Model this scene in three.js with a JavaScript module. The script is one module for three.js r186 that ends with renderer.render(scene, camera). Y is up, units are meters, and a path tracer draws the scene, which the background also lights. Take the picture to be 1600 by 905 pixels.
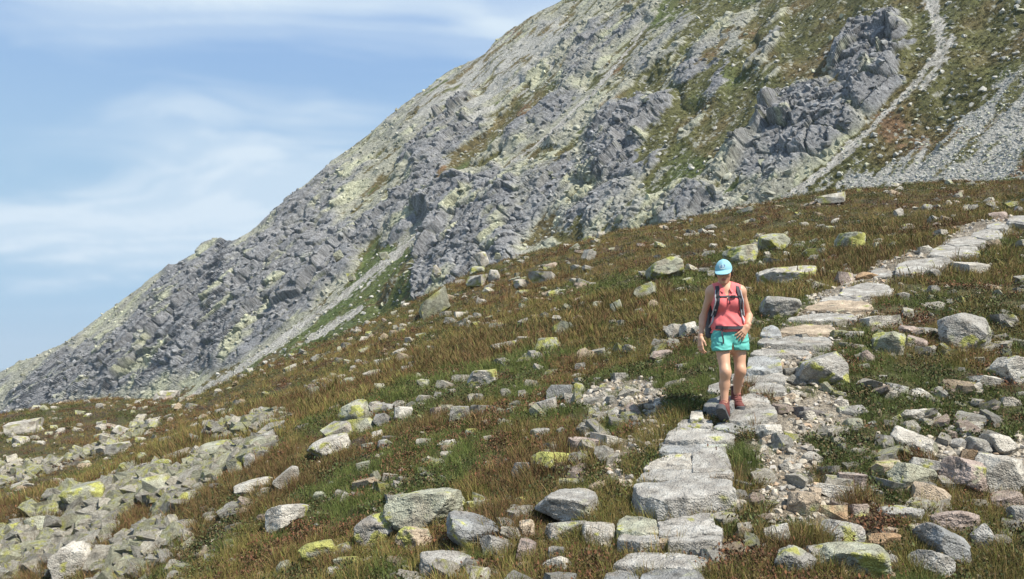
import * as THREE from 'three';
import { mergeGeometries, mergeVertices, toCreasedNormals } from 'three/addons/utils/BufferGeometryUtils.js';
import { TessellateModifier } from 'three/addons/modifiers/TessellateModifier.js';
import { ConvexGeometry } from 'three/addons/geometries/ConvexGeometry.js';

// ---------------------------------------------------------------- camera, sky, sun, exposure
const scene = new THREE.Scene();
const PITCH = 5.2 * Math.PI / 180, EYE = new THREE.Vector3(0, 1.6, 0), FOC = 1401;
const camera = new THREE.PerspectiveCamera(35.8, 1600 / 905, 0.1, 20000);
camera.position.copy(EYE);
camera.rotation.set(PITCH, 0, 0);
scene.add(camera);
const renderer = new THREE.WebGLRenderer({ antialias: true });
renderer.toneMapping = THREE.LinearToneMapping;
renderer.toneMappingExposure = 1.5;
renderer.shadowMap.enabled = true;
const SUN = new THREE.Vector3(0.44, 0.80, 0.40).normalize();
const sun = new THREE.DirectionalLight(new THREE.Color(1.0, 0.92, 0.79), 5);
sun.position.copy(SUN).multiplyScalar(600).add(new THREE.Vector3(0, 0, -60));
sun.target.position.set(0, 0, -60);
sun.castShadow = true;
sun.shadow.mapSize.set(4096, 4096);
Object.assign(sun.shadow.camera, { left: -420, right: 420, top: 420, bottom: -420, near: 1, far: 1600 });
scene.add(sun, sun.target);

// ---------------------------------------------------------------- random numbers and noise
function rng(seed) { let a = seed >>> 0; return () => { a = (a + 0x6D2B79F5) | 0; let t = Math.imul(a ^ (a >>> 15), 1 | a); t = (t + Math.imul(t ^ (t >>> 7), 61 | t)) ^ t; return ((t ^ (t >>> 14)) >>> 0) / 4294967296; }; }
const PERM = new Uint8Array(512);
{ const r = rng(77), p = [...Array(256).keys()]; for (let i = 255; i > 0; i--) { const j = Math.floor(r() * (i + 1)); [p[i], p[j]] = [p[j], p[i]]; } for (let i = 0; i < 512; i++) PERM[i] = p[i & 255]; }
const fade = t => t * t * t * (t * (t * 6 - 15) + 10);
function grad3(h, x, y, z) { h &= 15; const u = h < 8 ? x : y, v = h < 4 ? y : h === 12 || h === 14 ? x : z; return ((h & 1) ? -u : u) + ((h & 2) ? -v : v); }
function noise(x, y, z) {
  const fx = Math.floor(x), fy = Math.floor(y), fz = Math.floor(z), X = fx & 255, Y = fy & 255, Z = fz & 255;
  x -= fx; y -= fy; z -= fz;
  const u = fade(x), v = fade(y), w = fade(z), A = PERM[X] + Y, B = PERM[X + 1] + Y, AA = PERM[A] + Z, AB = PERM[A + 1] + Z, BA = PERM[B] + Z, BB = PERM[B + 1] + Z;
  const l = (a, b, t) => a + (b - a) * t;
  return l(l(l(grad3(PERM[AA], x, y, z), grad3(PERM[BA], x - 1, y, z), u), l(grad3(PERM[AB], x, y - 1, z), grad3(PERM[BB], x - 1, y - 1, z), u), v),
    l(l(grad3(PERM[AA + 1], x, y, z - 1), grad3(PERM[BA + 1], x - 1, y, z - 1), u), l(grad3(PERM[AB + 1], x, y - 1, z - 1), grad3(PERM[BB + 1], x - 1, y - 1, z - 1), u), v), w);
}
function fbm(x, y, z, o = 4) { let s = 0, a = 0.5; for (let i = 0; i < o; i++) { s += a * noise(x, y, z); x = x * 2.03 + 11.3; y = y * 2.03 + 5.7; z = z * 2.03 + 3.1; a *= 0.5; } return s; }
function hash2(i, j, k) { let h = Math.imul(i, 374761393) + Math.imul(j, 668265263) + Math.imul(k, 2147483629); h = Math.imul(h ^ (h >>> 13), 1274126177); return ((h ^ (h >>> 16)) >>> 0) / 4294967296; }
const clamp = (x, a = 0, b = 1) => x < a ? a : x > b ? b : x;
const sst = (a, b, x) => { const t = clamp((x - a) / (b - a)); return t * t * (3 - 2 * t); };
const lerp = (a, b, t) => a + (b - a) * t;
const mix3 = (a, b, t) => [a[0] + (b[0] - a[0]) * t, a[1] + (b[1] - a[1]) * t, a[2] + (b[2] - a[2]) * t];
function interp(tab, x) { if (x <= tab[0][0]) return tab[0][1]; for (let i = 1; i < tab.length; i++) if (x <= tab[i][0]) { const [x0, y0] = tab[i - 1], [x1, y1] = tab[i]; return lerp(y0, y1, (x - x0) / (x1 - x0)); } return tab[tab.length - 1][1]; }

// ---------------------------------------------------------------- sky: thin cirrus over pale blue
{
  const W = 2048, H = 1024, data = new Float32Array(W * H * 4);
  for (let j = 0; j < H; j++) for (let i = 0; i < W; i++) {
    const el = ((j + 0.5) / H - 0.5) * Math.PI, az = ((i + 0.5) / W - 0.5) * 2 * Math.PI;
    const dx = Math.cos(el) * Math.cos(az), dy = Math.sin(el), dz = Math.cos(el) * Math.sin(az);
    const e = Math.max(0, el) * 180 / Math.PI;
    let c = mix3([0.29, 0.40, 0.50], [0.255, 0.395, 0.535], sst(0, 5, e));
    c = mix3(c, [0.155, 0.28, 0.51], sst(8, 25, e));
    c = mix3(c, [0.085, 0.18, 0.36], sst(27, 85, e));
    // cirrus on a high sheet
    const k = 1 / (Math.max(dy, 0) + 0.16), qx = dx * k, qz = dz * k;
    const wx = fbm(qx * 0.9, 3.3, qz * 0.9, 3), wz = fbm(qx * 0.9 + 9, 7.7, qz * 0.9, 3);
    const a = fbm(qx * 0.55 + wx * 1.0 + 4.2, 1.5, qz * 1.5 + wz * 0.8 + 2.0, 5), b = fbm(qx * 2.4 + wx * 2.5, 8.5, qz * 8.5 + wz * 4.5, 6);
    let cl = 0.10 + sst(-0.20, 0.22, a) * 0.62 + sst(-0.12, 0.30, b) * 0.46 * sst(-0.28, 0.12, a);
    cl *= sst(0.0, 0.09, dy);
    c = mix3(c, [0.47, 0.555, 0.635], clamp(cl * 0.95));
    if (el < 0) c = mix3([0.29, 0.40, 0.50], [0.16, 0.17, 0.14], sst(0, 0.05, -el));
    const o = (j * W + i) * 4; data[o] = c[0]; data[o + 1] = c[1]; data[o + 2] = c[2]; data[o + 3] = 1;
  }
  const t = new THREE.DataTexture(data, W, H, THREE.RGBAFormat, THREE.FloatType);
  t.mapping = THREE.EquirectangularReflectionMapping; t.magFilter = t.minFilter = THREE.LinearFilter; t.needsUpdate = true;
  scene.background = t; scene.environment = t;
}

// ---------------------------------------------------------------- helpers
const taken = {};
function numbered(n) { if (!(n in taken)) { taken[n] = 0; return n; } return n + '_' + String(++taken[n]).padStart(3, '0'); }
function tag(o, label, category, group, kind) { o.userData.label = label; if (category) o.userData.category = category; if (group) o.userData.group = group; if (kind) o.userData.kind = kind; o.castShadow = o.receiveShadow = true; return o; }
function mesh(name, g, m, parent) { const o = new THREE.Mesh(g, m); o.name = parent === scene ? numbered(name) : name; o.castShadow = o.receiveShadow = true; parent.add(o); return o; }
function rayDir(px, py) { const a = (px - 800) / FOC, b = (452.5 - py) / FOC, s = Math.sin(PITCH), c = Math.cos(PITCH); return new THREE.Vector3(a, s + b * c, -c + b * s); }   // sight line of a spot in the 1600 x 905 photograph
function at(px, py, d) { const r = rayDir(px, py); return r.multiplyScalar(d / -r.z).add(EYE); }
function geo(pos, idx, col, uv, nor) {
  const g = new THREE.BufferGeometry();
  g.setAttribute('position', new THREE.BufferAttribute(pos instanceof Float32Array ? pos : new Float32Array(pos), 3));
  if (idx) g.setIndex(new THREE.BufferAttribute(idx instanceof Uint32Array ? idx : new Uint32Array(idx), 1));
  if (col) g.setAttribute('color', new THREE.BufferAttribute(col instanceof Float32Array ? col : new Float32Array(col), 3));
  if (uv) g.setAttribute('uv', new THREE.BufferAttribute(uv instanceof Float32Array ? uv : new Float32Array(uv), 2));
  if (nor) g.setAttribute('normal', new THREE.BufferAttribute(new Float32Array(nor), 3)); else g.computeVertexNormals();
  return g;
}
function noiseTexture(size, f, srgb) {   // f(u, v) -> 0..1 values, tiles by blending
  const d = new Uint8Array(size * size * 4);
  for (let j = 0; j < size; j++) for (let i = 0; i < size; i++) { const c = f(i / size, j / size), o = (j * size + i) * 4; d[o] = clamp(c[0]) * 255; d[o + 1] = clamp(c[1]) * 255; d[o + 2] = clamp(c[2]) * 255; d[o + 3] = 255; }
  const t = new THREE.DataTexture(d, size, size); t.wrapS = t.wrapT = THREE.RepeatWrapping; t.magFilter = THREE.LinearFilter; t.minFilter = THREE.LinearMipmapLinearFilter; t.generateMipmaps = true;
  if (srgb) t.colorSpace = THREE.SRGBColorSpace; t.needsUpdate = true; return t;
}
function torus(u, v, s, k, o) { const f = (a, b) => fbm(a * s, k * 7.3, b * s, o), w = (1 - u) * (1 - v), x = u * (1 - v), y = (1 - u) * v, z = u * v; return (f(u, v) * w + f(u - 1, v) * x + f(u, v - 1) * y + f(u - 1, v - 1) * z) / Math.sqrt(w * w + x * x + y * y + z * z); }   // noise that tiles
// ---------------------------------------------------------------- the near hillside: a smooth surface through surveyed spots
const SPOTS = [];
for (const [px, py, d] of [
  [0, 905, 11], [200, 905, 9.6], [400, 905, 8.2], [800, 905, 6.5], [1100, 905, 6], [1350, 905, 6], [1600, 905, 6.2],
  [600, 800, 8.6], [850, 800, 7.6], [1065, 800, 7.05], [1300, 780, 7.1], [1600, 780, 7.4], [300, 800, 10.8], [120, 830, 12],
  [1137, 655, 8.75], [1085, 720, 7.9], [950, 680, 9.0], [1250, 660, 8.5], [1450, 680, 8.4], [1600, 660, 8.7],
  [450, 720, 11.5], [650, 700, 10.2], [800, 640, 10.8], [620, 610, 14], [800, 560, 14], [960, 580, 11.5], [1000, 490, 15], [900, 470, 18.5],
  [1000, 420, 21], [1200, 540, 10.6], [1300, 480, 12.4], [1420, 415, 14.8], [1540, 365, 17], [1620, 345, 18], [1250, 440, 15.5], [1300, 375, 20], [1450, 350, 20], [1100, 400, 20],
  [1600, 560, 10.4], [1500, 480, 12.2], [1600, 430, 14.2],
  // the skyline of the hillside
  [440, 582, 26], [520, 540, 28], [610, 492, 29], [700, 447, 30], [800, 407, 31], [900, 388, 32], [1000, 372, 33], [1200, 326, 33], [1400, 302, 32], [1600, 291, 30],
  [330, 610, 30], [430, 640, 19], [540, 590, 20], [650, 520, 22], [800, 470, 22],
  // its left edge, seen against the low knoll
  [-120, 835, 12.2], [0, 795, 13], [110, 757, 14], [215, 716, 15.5], [330, 668, 17.5],
  // the knoll
  [20, 770, 23], [120, 740, 24], [150, 690, 28], [20, 700, 28], [250, 660, 30], [0, 650, 35], [100, 632, 37], [290, 624, 36], [200, 627, 37]])
  { const p = at(px, py, d); SPOTS.push([p.x, p.z, p.y]); }
for (const [x, d, y] of [[0, 3, -0.35], [3, 3, -0.3], [-4, 4, -0.8], [0, -4, -1.3], [8, 2, 0.2], [-10, 4, -2.0], [-9.5, 16.5, -1.75], [-12, 18, -2.3], [-14, 12, -3.0], [-18, 22, -3.2],
  [-9, 45, -1.5], [-22, 46, -2.4], [-4, 40, 2.2], [1, 42, 3.9], [6, 44, 5.2], [12, 43, 6.0], [19, 40, 6.4], [11, 20, 5.0], [12, 12, 2.6], [10, 7, 1.3], [24, 30, 8.0], [-30, 34, -4], [-24, 8, -6], [22, 12, 3.6], [12, -4, -0.6], [-12, -6, -3.2]]) SPOTS.push([x, -d, y]);
const TPS = (() => {
  const n = SPOTS.length, N = n + 3, A = [], phi = r2 => r2 < 1e-9 ? 0 : 0.5 * r2 * Math.log(r2);
  for (let i = 0; i < N; i++) A.push(new Float64Array(N + 1));
  for (let i = 0; i < n; i++) {
    for (let j = 0; j < n; j++) A[i][j] = phi((SPOTS[i][0] - SPOTS[j][0]) ** 2 + (SPOTS[i][1] - SPOTS[j][1]) ** 2) + (i === j ? 0.25 : 0);
    A[i][n] = A[n][i] = 1; A[i][n + 1] = A[n + 1][i] = SPOTS[i][0]; A[i][n + 2] = A[n + 2][i] = SPOTS[i][1]; A[i][N] = SPOTS[i][2];
  }
  for (let c = 0; c < N; c++) {
    let p = c; for (let r = c + 1; r < N; r++) if (Math.abs(A[r][c]) > Math.abs(A[p][c])) p = r;
    [A[c], A[p]] = [A[p], A[c]];
    for (let r = 0; r < N; r++) if (r !== c) { const f = A[r][c] / A[c][c]; if (f) for (let k = c; k <= N; k++) A[r][k] -= f * A[c][k]; }
  }
  const w = A.map((r, i) => r[N] / r[i]);
  return (x, z) => { let s = w[n] + w[n + 1] * x + w[n + 2] * z; for (let i = 0; i < n; i++) { const dx = x - SPOTS[i][0], dz = z - SPOTS[i][1]; s += w[i] * phi(dx * dx + dz * dz); } return s; };
})();
const GX0 = -44, GX1 = 44, GZ0 = -56, GZ1 = 10, GS = 0.15, GNX = Math.ceil((GX1 - GX0) / GS) + 1, GNZ = Math.ceil((GZ1 - GZ0) / GS) + 1;
const GRID = new Float32Array(GNX * GNZ);
for (let j = 0; j < GNZ; j++) for (let i = 0; i < GNX; i++) {
  const x = GX0 + i * GS, z = GZ0 + j * GS, far = sst(9, 26, -z);
  GRID[j * GNX + i] = TPS(x, z) + (0.10 + 0.10 * far) * fbm(x * 0.45, 2.2, z * 0.45, 3) + (0.07 + 0.06 * far) * fbm(x * 1.7, 5.2, z * 1.7, 3);
}
function ground(x, z) {   // height of the hillside
  const fx = clamp((x - GX0) / GS, 0, GNX - 1.001), fz = clamp((z - GZ0) / GS, 0, GNZ - 1.001), i = Math.floor(fx), j = Math.floor(fz), u = fx - i, v = fz - j, o = j * GNX + i;
  return (GRID[o] * (1 - u) + GRID[o + 1] * u) * (1 - v) + (GRID[o + GNX] * (1 - u) + GRID[o + GNX + 1] * u) * v;
}
function groundNormal(x, z, e = 0.3) { return new THREE.Vector3(ground(x - e, z) - ground(x + e, z), 2 * e, ground(x, z - e) - ground(x, z + e)).normalize(); }
function hit(px, py, lift = 0) {   // where a sight line meets the hillside
  const r = rayDir(px, py); let best = 1e9, bd = 20, prev = 1e9;
  for (let d = 3; d < 40; d *= 1.006) {
    const k = d / -r.z, gap = EYE.y + r.y * k - ground(r.x * k, -d) - lift;
    if (gap < 0) { const f = prev < 1e8 ? prev / (prev - gap) : 0; d = d / 1.006 * (1 + 0.006 * f); return at(px, py, d); }
    if (gap < best) { best = gap; bd = d; } prev = gap;
  }
  const p = at(px, py, bd); p.y = ground(p.x, p.z) + lift; return p;
}
function inPoly(x, y, P) { let c = false; for (let i = 0, j = P.length - 1; i < P.length; j = i++) if ((P[i][1] > y) !== (P[j][1] > y) && x < (P[j][0] - P[i][0]) * (y - P[i][1]) / (P[j][1] - P[i][1]) + P[i][0]) c = !c; return c; }
const toGround = poly => poly.map(([a, b]) => { const p = hit(a, b); return [p.x, p.z]; });
// bare gravel beside the steps, and fields of broken stone, as outlines on the ground
const GRAVEL = [
  [[1010, 640], [1040, 606], [1056, 604], [1050, 640], [1056, 662], [1050, 680], [1010, 720], [985, 760], [950, 745], [955, 700]],
  [[1165, 690], [1200, 650], [1215, 600], [1250, 590], [1330, 640], [1310, 690], [1270, 740], [1300, 830], [1210, 830], [1190, 770]],
  [[1280, 470], [1330, 430], [1390, 405], [1450, 385], [1470, 395], [1400, 435], [1370, 470], [1310, 500]],
  [[1480, 375], [1580, 335], [1600, 345], [1530, 385]],
  [[1160, 605], [1178, 560], [1196, 520], [1226, 490], [1266, 465], [1320, 435], [1400, 400], [1480, 370], [1560, 340], [1600, 335], [1600, 350], [1545, 388], [1495, 414], [1405, 440], [1355, 490], [1300, 540], [1255, 580], [1235, 610]],
  [[930, 600], [1010, 590], [1040, 620], [960, 660], [900, 660]],
  [[1440, 690], [1600, 680], [1600, 780], [1460, 760]]].map(toGround);
const RUBBLE = [
  [[-60, 880], [0, 845], [70, 795], [105, 775], [160, 765], [215, 742], [260, 715], [330, 680], [420, 640], [440, 660], [400, 720], [330, 760], [290, 800], [200, 810], [130, 880], [60, 915], [-60, 915]],
  [[150, 890], [220, 830], [280, 830], [280, 870], [200, 915], [150, 915]]].map(toGround);
const KNOLL_STONES = [[[-60, 725], [60, 722], [140, 705], [225, 655], [250, 672], [195, 690], [110, 728], [0, 765], [-60, 785]]].map(toGround);
const near = (x, z, k) => fbm(x * 0.9 + k, k, z * 0.9, 3) * 0.35;
function cover(list, x, z) { const wx = x + fbm(x * 1.3, 1, z * 1.3, 3) * 0.5, wz = z + fbm(x * 1.3, 6, z * 1.3, 3) * 0.5; return list.some(P => inPoly(wx, wz, P)); }
const isGravel = (x, z) => cover(GRAVEL, x, z), isRubble = (x, z) => cover(RUBBLE, x, z), isKnollStone = (x, z) => cover(KNOLL_STONES, x, z) && fbm(x * 0.8, 4, z * 0.8, 3) > -0.14;

const soilTex = noiseTexture(1024, (u, v) => { const a = torus(u, v, 14, 1, 4), b = torus(u, v, 60, 5, 3), c = torus(u, v, 200, 9, 2); const g = 0.80 + a * 0.35 + b * 0.55 + c * 0.5; return [g, g, g]; }, true);
const soilBump = noiseTexture(1024, (u, v) => { const b = torus(u, v, 50, 5, 4), c = torus(u, v, 170, 9, 2); const g = 0.5 + b * 0.6 + c * 0.35; return [g, g, g]; });
const groundMat = new THREE.MeshStandardMaterial({ vertexColors: true, map: soilTex, bumpMap: soilBump, bumpScale: 0.03, roughness: 0.95 });
groundMat.name = 'soil and turf';
{
  const NU = 520, rows = []; for (let d = -8; d < 55;) { rows.push(d); d += d < 5 ? 0.35 : 0.011 * d; }
  const pos = [], col = [], uv = [], idx = [];
  rows.forEach((d, j) => {
    const half = 9 + Math.max(0, d) * 0.68;
    for (let i = 0; i <= NU; i++) {
      const x = (i / NU * 2 - 1) * half, z = -d, y = ground(x, z) + 0.022 * fbm(x * 5, 3, z * 5, 3) - (d > 50 ? (d - 50) * 3 : 0);
      pos.push(x, y, z); uv.push(x / 1.6, z / 1.6);
      const n1 = fbm(x * 0.5, 1.1, z * 0.5, 4), n2 = fbm(x * 3.1, 4.1, z * 3.1, 3);
      let c = mix3([0.085, 0.060, 0.034], [0.095, 0.092, 0.032], sst(-0.15, 0.2, n1 + n2 * 0.4));
      if (isGravel(x, z)) c = mix3([0.33, 0.29, 0.23], [0.18, 0.15, 0.11], sst(0.0, 0.25, n2));
      else if (isRubble(x, z) || isKnollStone(x, z)) c = mix3([0.22, 0.20, 0.165], [0.10, 0.08, 0.055], sst(-0.1, 0.2, n2));
      col.push(...c);
      if (i < NU && j < rows.length - 1) { const a = j * (NU + 1) + i, b = a + NU + 1; idx.push(a, a + 1, b, a + 1, b + 1, b); }
    }
  });
  const o = mesh('hillside_ground', geo(pos, idx, col, uv), groundMat, scene);
  tag(o, 'brown and olive turf of the near hillside rising to the right', 'ground', null, 'structure');
}
{ // the valley far below, out to the horizon
  const g = new THREE.CircleGeometry(9000, 96); g.rotateX(-Math.PI / 2);
  const o = mesh('valley_ground', g, new THREE.MeshStandardMaterial({ color: new THREE.Color().setRGB(0.075, 0.095, 0.055), roughness: 1 }), scene);
  o.position.set(0, -120, 0); tag(o, 'hazy valley ground far below the hillside', 'ground', null, 'structure');
}
scene.fog = new THREE.FogExp2(new THREE.Color(0.72, 0.84, 1.0), 0.00005);   // thin summer haze
// ---------------------------------------------------------------- the mountain: a 49 degree flank with ribs, gullies, crags and scree
const MN = new THREE.Vector3(-0.52, 0.66, 0.54).normalize(), MP = at(300, 612, 540), MK = MN.dot(MP);
function flank(px, py) { const r = rayDir(px, py), k = (MK - MN.dot(EYE)) / MN.dot(r); return r.multiplyScalar(k).add(EYE); }
const MT = flank(900, 150).sub(flank(600, 440)).normalize();   // along the ribs, up to the right
const MS = new THREE.Vector3().crossVectors(MT, MN).normalize();   // across the ribs
const CREST = [[-260, 700], [-120, 652], [0, 588], [60, 556], [110, 528], [180, 478], [250, 425], [290, 405], [340, 374], [370, 376], [420, 335], [480, 280], [520, 245], [580, 200], [640, 155], [700, 115], [760, 88], [775, 66], [820, 40], [870, 8], [920, -22], [1000, -70], [1100, -120], [1250, -170], [1900, -260]];
const FOOT = [[-260, 760], [0, 700], [300, 690], [440, 640], [610, 545], [800, 455], [1000, 420], [1200, 375], [1400, 350], [1900, 340]];
// rock outcrops [x, y, half length, half width, angle up to the right, strength]
const CRAGS = [[1375, 92, 82, 62, 62, 1.3], [1262, 205, 88, 55, 28, 1.0], [1190, 250, 70, 42, 20, 0.7], [985, 215, 92, 58, 42, 1.1], [1105, 128, 42, 34, 40, 0.9], [725, 385, 125, 72, 36, 1.5], [690, 225, 95, 26, 46, 0.9], [625, 325, 110, 28, 42, 1.0],
  [520, 410, 120, 34, 46, 1.1], [440, 425, 90, 55, 45, 1.1], [360, 500, 120, 70, 42, 1.1], [250, 540, 110, 65, 40, 1.0], [110, 590, 140, 45, 34, 0.9], [480, 345, 110, 38, 46, 0.8], [305, 430, 80, 45, 42, 0.9], [760, 300, 90, 22, 44, 0.7], [1080, 335, 110, 34, 8, 0.65], [930, 330, 70, 50, 30, 0.7],
  [850, 190, 90, 30, 48, 0.7], [930, 70, 90, 32, 42, 0.75], [1200, 75, 50, 20, 60, 0.6], [1130, 60, 50, 25, 40, 0.5], [830, 70, 80, 20, 38, 0.6], [560, 500, 40, 20, 50, 0.6], [1030, 60, 60, 25, 45, 0.5], [1180, 320, 60, 25, 25, 0.6], [455, 545, 18, 10, 50, 0.5], [860, 300, 60, 40, 45, 0.7], [650, 180, 60, 20, 42, 0.5]];
const GRASSY = [[590, 425, 62, 26, 62, 1.2], [745, 232, 85, 20, 46, 1.3], [480, 560, 170, 22, 36, 1.6], [560, 490, 60, 22, 40, 1.2], [235, 590, 26, 14, 45, 0.9], [165, 600, 26, 14, 50, 0.9], [300, 565, 26, 12, 50, 0.9], [1060, 190, 90, 26, 55, 1.1], [1150, 170, 60, 20, 50, 0.9], [850, 250, 26, 40, 60, 0.7], [900, 380, 40, 14, 30, 0.9],
  [1300, 290, 160, 26, 42, 1.2], [1290, 60, 60, 26, 50, 1.0], [1550, 90, 140, 60, 40, 1.0], [1400, 230, 160, 26, 42, 1.2], [1440, 90, 26, 80, 80, 0.5], [700, 300, 40, 10, 45, 0.7], [1010, 130, 60, 14, 46, 0.7], [650, 400, 40, 9, 44, 0.7]];
const GULLIES = [[[[1470, 70], [1440, 120], [1370, 190], [1290, 265], [1195, 330]], 5.5], [[[1450, -60], [1456, 0], [1466, 40], [1470, 75]], 12], [[[1010, 40], [930, 140], [850, 215], [790, 262]], 3.2], [[[660, 362], [610, 400], [540, 460], [440, 530], [300, 622]], 6], [[[560, 480], [520, 505], [480, 530]], 5], [[[1490, 60], [1470, 90], [1440, 135]], 7]];
const SCREES = [[[1640, 80], [1560, 108], [1465, 190], [1395, 238], [1300, 278], [1215, 322], [1640, 330]], [[640, 175], [700, 120], [860, 30], [900, 60], [760, 160], [680, 210]]];
function blob(L, px, py) { let s = 0; for (const [x, y, a, b, ang, k] of L) { const t = ang * Math.PI / 180, dx = px - x, dy = -(py - y), u = (dx * Math.cos(t) + dy * Math.sin(t)) / a, v = (-dx * Math.sin(t) + dy * Math.cos(t)) / b, q = u * u + v * v; if (q < 2.2) s = Math.max(s, k * (1 - sst(0.35, 1.8, q))); } return s; }
function segDist(px, py, L) { let m = 1e9; for (let i = 1; i < L.length; i++) { const [ax, ay] = L[i - 1], [bx, by] = L[i], dx = bx - ax, dy = by - ay, t = clamp(((px - ax) * dx + (py - ay) * dy) / (dx * dx + dy * dy)); m = Math.min(m, Math.hypot(px - ax - dx * t, py - ay - dy * t)); } return m; }
const FO = { h: 0, e: 0, id: 0 };
function facet(x, y, seed) {   // broken rock: every cell of the plane is a tilted slab
  const ix = Math.floor(x), iy = Math.floor(y); let d1 = 9, d2 = 9, ci = 0, cj = 0, fx = 0, fy = 0;
  for (let j = iy - 1; j <= iy + 1; j++) for (let i = ix - 1; i <= ix + 1; i++) {
    const qx = i + 0.1 + 0.8 * hash2(i, j, seed), qy = j + 0.1 + 0.8 * hash2(i, j, seed + 1), d = (qx - x) ** 2 + (qy - y) ** 2;
    if (d < d1) { d2 = d1; d1 = d; ci = i; cj = j; fx = qx; fy = qy; } else if (d < d2) d2 = d;
  }
  FO.id = hash2(ci, cj, seed + 5); FO.e = Math.sqrt(d2) - Math.sqrt(d1);
  FO.h = (FO.id - 0.5) + (hash2(ci, cj, seed + 2) - 0.5) * 1.5 * (x - fx) + (hash2(ci, cj, seed + 3) - 0.62) * 1.5 * (y - fy);
  return FO;
}
const MOUNTAIN = { pts: [] };
{
  const U0 = -150, U1 = 1750, NU = 1120, NV = 720, W = NU + 1;
  const pos = new Float32Array(W * (NV + 5) * 3), col = new Float32Array(W * (NV + 5) * 3), uv = new Float32Array(W * (NV + 5) * 2), tmp = new THREE.Vector3();
  for (let i = 0; i <= NU; i++) {
    const px0 = U0 + (U1 - U0) * i / NU, top = interp(CREST, px0), foot = interp(FOOT, px0);
    for (let j = 0; j <= NV; j++) {
      const v = j / NV, py0 = foot + (top - foot) * v, p = flank(px0, py0), s = p.dot(MS), t = p.dot(MT);
      const wob = fbm(s * 0.026, 0.5, t * 0.022, 5) * 58, px = px0 + wob, py = py0 + fbm(s * 0.028, 7.5, t * 0.024, 5) * 52;
      const stre = fbm(s * 0.045, 2.7, t * 0.0075, 4), fine = fbm(s * 0.19, 4.7, t * 0.05, 5), crestDist = py0 - top;
      let bias = interp([[0, 0.55], [380, 0.53], [520, 0.50], [700, 0.48], [1000, 0.45], [1180, 0.36], [1330, 0.22], [1420, 0.04]], px + (py - 300) * -0.25);
      if (px0 < 960) bias += 0.2 * (1 - sst(10, 70, crestDist));
      let gd = 1e9; GULLIES.forEach(([L, w], k) => { const d = segDist(px0 + wob * 0.05, py0, L) / (w * (0.85 + 0.5 * noise(s * 0.05, k * 3.1, t * 0.05))); if (d < gd) gd = d; });
      const gully = (1 - sst(0.35, 1.5, gd + fine * 1.9 + fbm(s * 0.4, 33, t * 0.3, 3) * 1.6)) * sst(-0.30, -0.12, fbm(s * 0.09, 21, t * 0.03, 3) + (px0 > 1180 || px0 < 640 ? 0.2 : 0)), trough = 1 - sst(0.4, 3.6, gd);
      let scree = 0; for (const P of SCREES) if (inPoly(px0 + stre * 90 + fine * 40, py0 + fine * 50, P)) scree = 1;
      const cr = blob(CRAGS, px, py) * sst(0.9, 3.2, gd), gr = blob(GRASSY, px, py);
      let R = bias + cr * 0.55 - gr * 0.42 + stre * 0.80 + fine * 0.62;
      if (px0 < 655 && py0 > interp([[300, 630], [440, 542], [540, 472], [610, 414], [655, 380]], px0) && px0 > 290) R = Math.min(R, 0.25 + fine * 0.5);
      const meadow = R < 0.3 && px0 < 655 ? 1 : 0;
      if (gully > 0.4 || scree) R = Math.min(R, 0.3);
      const rock = sst(0.42, 0.56, R), hard = sst(0.35, 1.1, cr) * sst(0.45, 0.8, R);
      // relief
      const a = fbm(s * 0.09, 9.1, t * 0.06, 3), wx = s + a * 6 + fine * 1.2, wt = t + fbm(s * 0.06, 3.1, t * 0.06, 3) * 6;
      let D = fbm(s * 0.011, 5.5, t * 0.004, 3) * 15 + stre * 6 + cr * 5.2 - trough * 2.2 - gr * 2.5;
      facet((wx + wt * 0.2) / 24, wt / 60, 11); const h1 = FO.h, e1 = FO.e;
      facet((wx - wt * 0.12) / 7.5, wt / 15, 23); const h2 = FO.h, c2 = FO.id, e2 = FO.e;
      facet((wx + wt * 0.15) / 2.6, wt / 4.4, 37); const h3 = FO.h, c3 = FO.id, e3 = FO.e;
      D += rock * (h1 * sst(0, 0.05, e1) * (2.0 + 4.2 * hard) + (h2 + 0.45) * sst(0, 0.14, e2) * (0.85 + 2.2 * hard) + (h3 + 0.4) * sst(0, 0.24, e3) * (0.45 + 0.6 * hard) - (1 - sst(0.0, 0.05, e2)) * (0.5 + 1.2 * hard));
      D += fbm(s * 0.5, 1, t * 0.5, 3) * (0.4 + 0.5 * rock) + (1 - rock) * fine * 0.8 + (scree || gully > 0.4 ? fbm(s * 0.9, 3, t * 0.9, 2) * 0.8 : 0);
      D *= lerp(0.15, 1, sst(0.8, 7, gd));
      if (crestDist < 60 && px0 < 1000) D *= 0.55 + 0.45 * sst(0, 60, crestDist);
      p.addScaledVector(MN, D);
      const o = (j * W + i);
      pos[o * 3] = p.x; pos[o * 3 + 1] = p.y; pos[o * 3 + 2] = p.z; uv[o * 2] = s / 14; uv[o * 2 + 1] = t / 14;
      // matter
      const g1 = fbm(s * 0.05, 8.8, t * 0.03, 4), g2 = fbm(s * 0.6, 6.6, t * 0.6, 3), lich = fbm(s * 0.045 + 40, 2.1, t * 0.022, 4);
      let grass = mix3([0.100, 0.102, 0.033], [0.132, 0.108, 0.044], sst(-0.12, 0.22, g1 + (px0 < 900 ? 0.12 : -0.04)));
      grass = mix3(grass, [0.085, 0.112, 0.030], sst(0.1, 0.35, fbm(s * 0.02, 4.4, t * 0.02, 3) + (gr > 0.8 && px0 < 640 ? 0.3 : 0)));
      grass = mix3(grass, [0.18, 0.112, 0.058], sst(0.24, 0.36, g1 + 0.35 * g2 - (px0 > 1000 ? 0.05 : 0)));
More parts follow.
